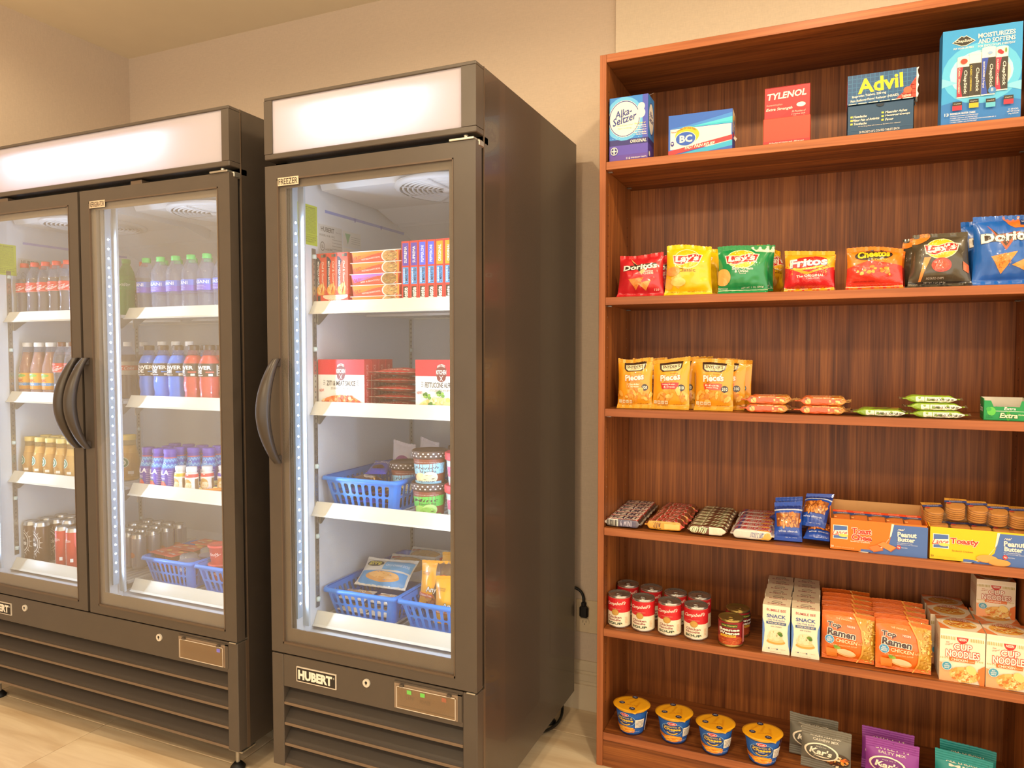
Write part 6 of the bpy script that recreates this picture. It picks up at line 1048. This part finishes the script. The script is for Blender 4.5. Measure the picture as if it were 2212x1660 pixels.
ZER.put('dark-capped cola bottle in the second row beside the tea', (-2.682, 1.903, zf[2]), .4, 0, 'dark cola bottles'); ZER.put('dark-capped cola bottle farther along the second row', (-2.617, 1.903, zf[2]), -.3, 0, 'dark cola bottles')
DIE = bottle('cola_bottle', 'bottle', CP, .165, '#4a3020', '#e4e4e2', (.090, .140, '#b8b4ac'), A().r(0, .35, 1, .7, '#c85040').t('Diet Coke', .5, .52, .34, .26, '#f0e8e0', .02, .1))
gd = 'diet cola bottles'
DIE.put('white-capped diet cola bottle seen beside the lit post', (-2.408, 1.90, zf[2]), .5, 0, gd); DIE.put('white-capped diet cola bottle behind the one by the post', (-2.405, 1.968, zf[2]), .2, 0, gd)
for i, x in enumerate((-2.238, -2.168, -2.10)): DIE.put('white-capped diet cola bottle behind the blue sports drinks, %s from the post' % ORD[i], (x, 1.908+.0*i, zf[2]), .3, 0, gd)
PP_ = [(.028, 0), (.0345, .004), (.035, .012), (.031, .032), (.0345, .052), (.035, .070), (.033, .082), (.0345, .092), (.0348, .134), (.033, .142), (.026, .158), (.020, .164), (.020, .172), (.0165, .176), (.0165, .186)]
def power(c):
    pa = A().t('POWER', .47, .68, .34, .30, '#f0eeea', .06).t('ADE', .40, .38, .20, .28, '#f0eeea', .06).lines(.34, .08, .52, .16, 1, '#e8e4dc', 3, .6).r(.56, .30, .68, .38, c).r(.60, .06, .66, .22, '#e0dcd4').r(.72, .05, .74, .9, '#c8c4bc')
    return bottle('sports_drink_bottle', 'bottle', PP_, .163, c, '#3a2c22', (.091, .136, '#3a2c20'), pa, .018, bodym=clear('tinted_plastic', '#e8ecf8', .10, c))
PBL, PRD = power('#4a90ec'), power('#ea5444')
for i, x in enumerate((-2.221, -2.150, -2.078)): PBL.put('blue sports drink bottle, front row, %s from the lit post' % ORD[i], (x, 1.838, zf[2]), (.35, .25, .22)[i], 0, 'sports drinks')
for i, x in enumerate((-2.004, -1.932)): PRD.put('red sports drink bottle, front row, %s from the blue ones' % ORD[i], (x, 1.838, zf[2]), -.12+.2*i, 0, 'sports drinks')
PBL.put('blue sports drink bottle in the second row', (-2.028, 1.912, zf[2]), .3, 0, 'sports drinks'); PRD.put('red sports drink bottle in the second row', (-1.955, 1.912, zf[2]), .3, 0, 'sports drinks'); PRD.put('red sports drink bottle at the end of the second row', (-1.883, 1.875, zf[2]), .3, 0, 'sports drinks')
# third shelf
FP = [(.022, 0), (.0285, .004), (.0300, .02), (.0305, .05), (.0285, .075), (.0235, .100), (.0200, .122), (.0195, .134), (.0195, .142)]
fa = A().e(.46, .62, .10, .22, '#dfe8dc', 24).e(.46, .62, .088, .195, '#2c7a58', 24).e(.46, .62, .055, .12, '#dfe8dc', 18).e(.46, .62, .035, .08, '#2c7a58', 14).t('COFFEE', .52, .36, .16, .04, '#a87a3a').r(.54, .15, .62, .27, '#ece4d4').ring(.42, .3, .16, .3, .06, '#b88a4a', 16, 200, 330).t('Vanilla', .5, .42, .2, .05, '#a87a3a', 0, .2)
FRA = bottle('coffee_bottle', 'bottle', FP, .118, '#ecc884', '#e2c878', (.012, .095, clear('printed_glass', '#f8ecc8', .25, '#ecd090', .1)), fa, .0205, bodym=clear('bottle_glass', '#f6ecd0', .2, '#e0c080'))
for i, x in enumerate((-2.882, -2.820, -2.757, -2.694, -2.632)): FRA.put('tan coffee drink bottle with gold cap, front row, %s from the fridge wall' % ORD[i], (x, 1.832+.0*i, zf[1]), -.1, 0, 'coffee drinks')
for i, x in enumerate((-2.884, -2.822, -2.758, -2.695, -2.633)): FRA.put('tan coffee drink bottle in the second row, %s from the fridge wall' % ORD[i], (x, 1.896, zf[1]), .3, 0, 'coffee drinks behind')
o = dup(FRA.r, 'large brown coffee drink bottle seen behind the lit post', (-2.432, 1.915, zf[1]), .5, 0, 'coffee drinks'); o.scale = (1.25, 1.25, 1.12)
LP = [(.022, 0), (.0275, .004), (.0285, .02), (.0270, .040), (.0285, .062), (.0280, .078), (.0215, .098), (.0195, .112), (.0195, .126), (.0205, .130), (.0195, .134)]
la = A().r(0, 0, 1, 1, '#5038ac').r(0, .64, 1, .92, '#4a8ad8').r(0, .92, 1, .95, '#c85a5a')
for i in range(14):
    x = i/14; a0, a1 = x, x+1/14; m_ = (a0+a1)/2
    for dz, c in ((.66, '#8ac8f0'), (.74, '#3a3ac0'), (.82, '#8ac8f0')): la.p([(a0, dz), (m_, dz+.06), (a1, dz), (a1, dz+.03), (m_, dz+.09), (a0, dz+.03)], c); la.n -= 1
la.n += 2
la.e(.5, .78, .05, .06, '#a8d8f4', 4).e(.5, .78, .025, .03, '#5038ac', 4).t('LALA', .47, .51, .30, .14, '#f4f0f8', .06, .15, 5, asp=1.4).t('yogurt smoothie', .45, .40, .2, .03, '#c8b8e8').r(.36, .33, .54, .365, '#c8c0e0').e(.46, .15, .10, .12, '#d83a34').e(.50, .13, .07, .09, '#e0523c').p([(.42, .24), (.5, .28), (.56, .24), (.5, .25)], '#6a9a3a').t('STRAWBERRY', .47, .31, .16, .02, '#e8e0f4').lines(.60, .1, .68, .6, 9, '#a898d8', 4, .4)
LAL = bottle('yogurt_drink_bottle', 'bottle', LP, .05, None, '#5a44b8', (.004, .125, '#5038ac'), la, .021, bodym=ink('#5038ac')); gy = 'purple yogurt drinks'
for i, (x, y) in enumerate(((-2.226, 1.831), (-2.168, 1.826), (-2.112, 1.826))): LAL.put('purple strawberry yogurt drink, front row, %s from the lit post' % ORD[i], (x, y, zf[1]), -.1, 0, gy)
for i, (x, y) in enumerate(((-2.192, 1.886), (-2.130, 1.884), (-2.068, 1.888), (-2.012, 1.905), (-2.225, 1.945), (-2.16, 1.95), (-2.09, 1.948), (-2.028, 1.966))): LAL.put('purple yogurt drink %s, %s from the post' % (('in the second row' if i < 4 else 'in the third row'), ORD[i % 4]), (x, y, zf[1]), .2+.1*math.sin(i), 0, gy)
KP = [(.017, 0), (.0215, .004), (.0225, .02), (.0195, .036), (.0215, .050), (.0200, .064), (.0165, .072), (.0165, .078)]
def kid(c):
    q = A().r(0, 0, 1, 1, '#ece4dc').r(0, .78, 1, .95, c).e(.48, .42, .13, .28, '#d8a85a').e(.52, .34, .10, .18, '#ecd8b0').r(.7, .1, .82, .7, '#8a6a4a').t('DRINK', .5, .12, .24, .1, '#4a7ac8', .02)
    return bottle('kids_yogurt_bottle', 'bottle', KP, .03, None, '#e4e2e0', (.004, .070, '#ece4dc'), q, .0175, bodym=ink('#ece4dc'))
KA, KB, KC = kid('#d8b838'), kid('#d84a4a'), kid('#5a4ab8'); gk = 'small yogurt drinks'
KA.put('small white yogurt drink with yellow band', (-2.058, 1.822, zf[1]), -.1, 0, gk); KB.put('small white yogurt drink with red band, nearest the glass', (-2.006, 1.822, zf[1]), .1, 0, gk); KB.put('small white yogurt drink with red band behind the nearer one', (-1.972, 1.858, zf[1]), .3, 0, gk); KC.put('small white yogurt drink with red and purple bands, last in line', (-1.925, 1.888, zf[1]), .3, 0, gk)
def stick(c):
    o = thing('cheese_stick', '', 'cheese stick'); b = MB(); b.tube([(-.07, 0, .009), (-.066, 0, .009), (.066, 0, .009), (.07, 0, .009)], .0085, mat(c, .45, name='cheese'), 12, rr=lambda t: ((.004 if t in (0, 1) else .0085),)*2); b.build('cheese', o)
    b = MB(); b.box(-.085, -.013, .0065, .085, .013, .0115, FILM, .002); b.build('wrapper', o); return Stock(o)
C1, C2 = stick('#ecd890'), stick('#ee9030')
C1.put('pale string cheese stick in clear wrapper, nearest the yogurt drinks', (-1.962, 1.868+.03, zf[1]+.016), .72, 0, 'cheese sticks'); C2.put('orange cheese stick in clear wrapper at the front edge', (-1.905, 1.862, zf[1]), .72, 0, 'cheese sticks'); C1.put('pale cheese stick under the others', (-1.935, 1.878, zf[1]), .72, 0, 'cheese sticks')
# bottom shelf
def can(nm, c, art, r=.0285, h=.162, metal=False):
    p = [(r*.72, 0), (r*.8, .001), (r-.001, .010), (r, .014), (r, h-.014), (r-.001, h-.010), (r*.86, h-.001), (r*.86, h)]
    o = thing(nm, '', 'can'); b = MB(); m = mat(c, .28, .3, .05, 40, name='can_paint', coat=.3); b.lathe(p, m, 26, mf=lambda j: ALU if j > 3 or j < 1 else m, cap=True); b.build('can', o, fix=False)
    can_lid(o, r*.86, h)
    if art: Wd = 2*PI*r; show(o, art, cyl(lambda z: r, Wd, .014), Wd, h-.028, .008, 'can_print', eps=.0005)
    return Stock(o)
a = A().ring(.46, .52, .14, .28, .10, '#d8d4cc').ring(.46, .52, .17, .34, .04, '#d8d4cc').p([(.34, .56), (.58, .60), (.57, .42), (.46, .30), (.35, .40)], '#3a3028').t('full', .45, .62, .12, .08, '#e8e4dc', .03).t('throttle', .46, .49, .20, .12, '#ece8e0', .05, .1).t('ORIGINAL', .42, .09, .16, .05, '#e8e4dc', .03)
for i in range(16): t = i*PI/8; a.p([(.46+.17*math.cos(t), .52+.34*math.sin(t)), (.46+.23*math.cos(t+.04), .52+.45*math.sin(t+.04)), (.46+.17*math.cos(t+.09), .52+.34*math.sin(t+.09))], '#c8c4bc'); a.n -= 1
BK_ = can('drink_can', '#5a3c22', a); RD = can('drink_can', '#c83028', A().t('ENERGY', .40, .40, .75*.8, .10, '#f0ece4', .05, 0, 90, asp=1.3).t('REIGN', .5, .75, .14, .07, '#f0d8d0', .03).r(.56, .14, .62, .24, '#ece8e0').r(.44, .05, .45, .72, '#e8c8c0'), .0285, .160); gcn = 'dark energy drink cans'
for i, x in enumerate((-2.890, -2.829)): BK_.put('brown-black energy drink can with white emblem, front, %s from the fridge wall' % ORD[i], (x, 1.832, zf[0]), -.1, 0, gcn)
for i, (x, y) in enumerate(((-2.888, 1.892), (-2.828, 1.892), (-2.768, 1.90), (-2.887, 1.952), (-2.827, 1.952), (-2.767, 1.962), (-2.706, 1.93), (-2.645, 1.93))): BK_.put('brown-black energy drink can in the rows behind, %s' % ORD[i], (x, y, zf[0]), .3*math.sin(i), 0, gcn)
for i, x in enumerate((-2.696, -2.634)): RD.put('red energy drink can, front, %s from the dark cans' % ORD[i], (x, 1.828, zf[0]), .05, 0, 'red energy drink cans')
SV = can('drink_can', '#a8a4a8', A().p([(.3, .0), (.5, .0), (.5, 1), (.3, 1)], '#5a4a94').p([(.58, 0), (.66, 0), (.66, 1), (.58, 1)], '#8a8490').t('ENERGY', .40, .5, .7, .1, '#e0d8e8', .03, 0, 90, asp=1.3).e(.55, .4, .08, .1, '#b86a3a'), .0265, .134)
k = 0
for j, y in enumerate((1.93, 1.99, 2.05, 2.11)):
    for i, x in enumerate((-2.59, -2.53, -2.47, -2.41)):
        SV.put('slim silver and purple drink can in the crowd behind the lit post, row %s, %s' % (ORD[j], ORD[i]), (x+.004*j, y, zf[0]), .5*math.sin(k*1.7), 0, 'slim silver cans'); k += 1
basket('blue perforated basket of pudding cups at the fridge bottom', -2.242, -2.004, 1.806, 2.05, zf[0], .098, 9, 2)
basket('blue perforated basket of red jelly cups at the fridge bottom', -1.984, -1.71, 1.806, 2.28, zf[0], .098, 9, 2)
def pudding(c, liq):
    o = thing('pudding_pack', '', 'pudding pack')
    for x in (-.033, .033):
        b = MB(); b.lathe([(.022, 0), (.0225, .002), (.031, .058), (.0315, .060)], mat(liq, .3, 0, .05, 30, name='pudding', coat=.2), 20, (x, 0), cap=True); b.build('cup', o, fix=False)
    b = MB(); b.box(-.067, -.034, .0595, .067, .034, .0615, ink(c), .001); l = b.build('lid', o)
    q = A()
    for x in (.25, .75): q.e(x-.04, .6, .12, .18, '#e0705a').e(x+.1, .75, .09, .12, '#e8b868').t('Pudding', x, .34, .32, .2, '#f4ece8', .03, .2, out='#a83028', ow=.04)
    show(o, q, flat((-.067, -.034, .0615), (1, 0, 0), (0, 1, 0)), .134, .068, 0, 'lid_print', l); return Stock(o)
U1, U2 = pudding('#c84434', '#7a4a30'), pudding('#cc4a38', '#e8dc9a'); gu = 'pudding packs in the basket'
U1.put('chocolate pudding pack with red lid at the front of the pudding basket', (-2.172, 1.862, zf[0]+.046), -.12, 0, gu); U1.put('chocolate pudding pack with red lid at the left wall of the pudding basket', (-2.165, 1.935, zf[0]+.046), .05, 0, gu); U2.put('vanilla pudding pack with red lid at the back of the pudding basket', (-2.120, 2.003, zf[0]+.052), -.05, 0, gu)
U1.put('chocolate pudding pack lying low behind the basket slots', (-2.152, 1.868, zf[0]+.004), 0, 0, gu)
def cup(lidc, body, art, dome):
    o = thing('snack_cup', '', 'snack cup'); cp = [(.027, 0), (.0275, .001), (.0345, .060), (.036, .061)]
    b = MB(); b.lathe(cp, mat(body, .35, 0, .04, 30, name='cup_plastic'), 24, cap=True); b.build('cup', o, fix=False)
    b = MB(); b.lathe([(.0365, .058), (.039, .060), (.039, .064), (.034, .067)]+([(.030, .068), (.029, .082), (.025, .085), (.001, .085)] if dome else [(.03, .065), (.001, .065)]), PETD if dome else mat(lidc, .3, 0, .04, 30, name='lid_plastic'), 24); b.build('lid', o, fix=False)
    if art: show(o, art, cyl(radius(cp), 2*PI*.031, .004), 2*PI*.031, .05, .008, 'label_print', eps=.0004)
    return Stock(o)
OR = cup('#e0e0e0', '#2c3c9c', A().r(0, 0, 1, 1, '#2c3c9c').t('OREO', .5, .66, .26, .34, '#f0f0f8', .06, 0, 0, out='#1a2460', ow=.08).t('mini cookies', .5, .3, .24, .14, '#d8d8f0').e(.42, .12, .05, .2, '#2a2020'), True); RJ = cup('#dc4848', '#d03a3c', A().t('Jelly', .5, .6, .2, .3, '#f4c8c0', .03, .2), False); gj = 'snack cups'
OR.put('blue cookie snack cup with clear domed lid at the corner of the pudding basket', (-2.062, 1.852, zf[0]+.030), .1, 0, gj); OR.put('blue cookie snack cup with domed lid behind the nearer one', (-2.058, 1.94, zf[0]+.030), .4, 0, gj)
RJ.put('red jelly cup on top of another in the second basket', (-1.937, 1.872, zf[0]+.0945), .2, 0, gj); RJ.put('red jelly cup underneath the top one', (-1.937, 1.872, zf[0]+.029), .2, 0, gj); RJ.put('red jelly cup low beside the stacked pair', (-1.852, 1.874, zf[0]+.006), .2, 0, gj); RJ.put('red jelly cup low at the front corner of the second basket', (-1.935, 1.956, zf[0]+.006), .2, 0, gj)
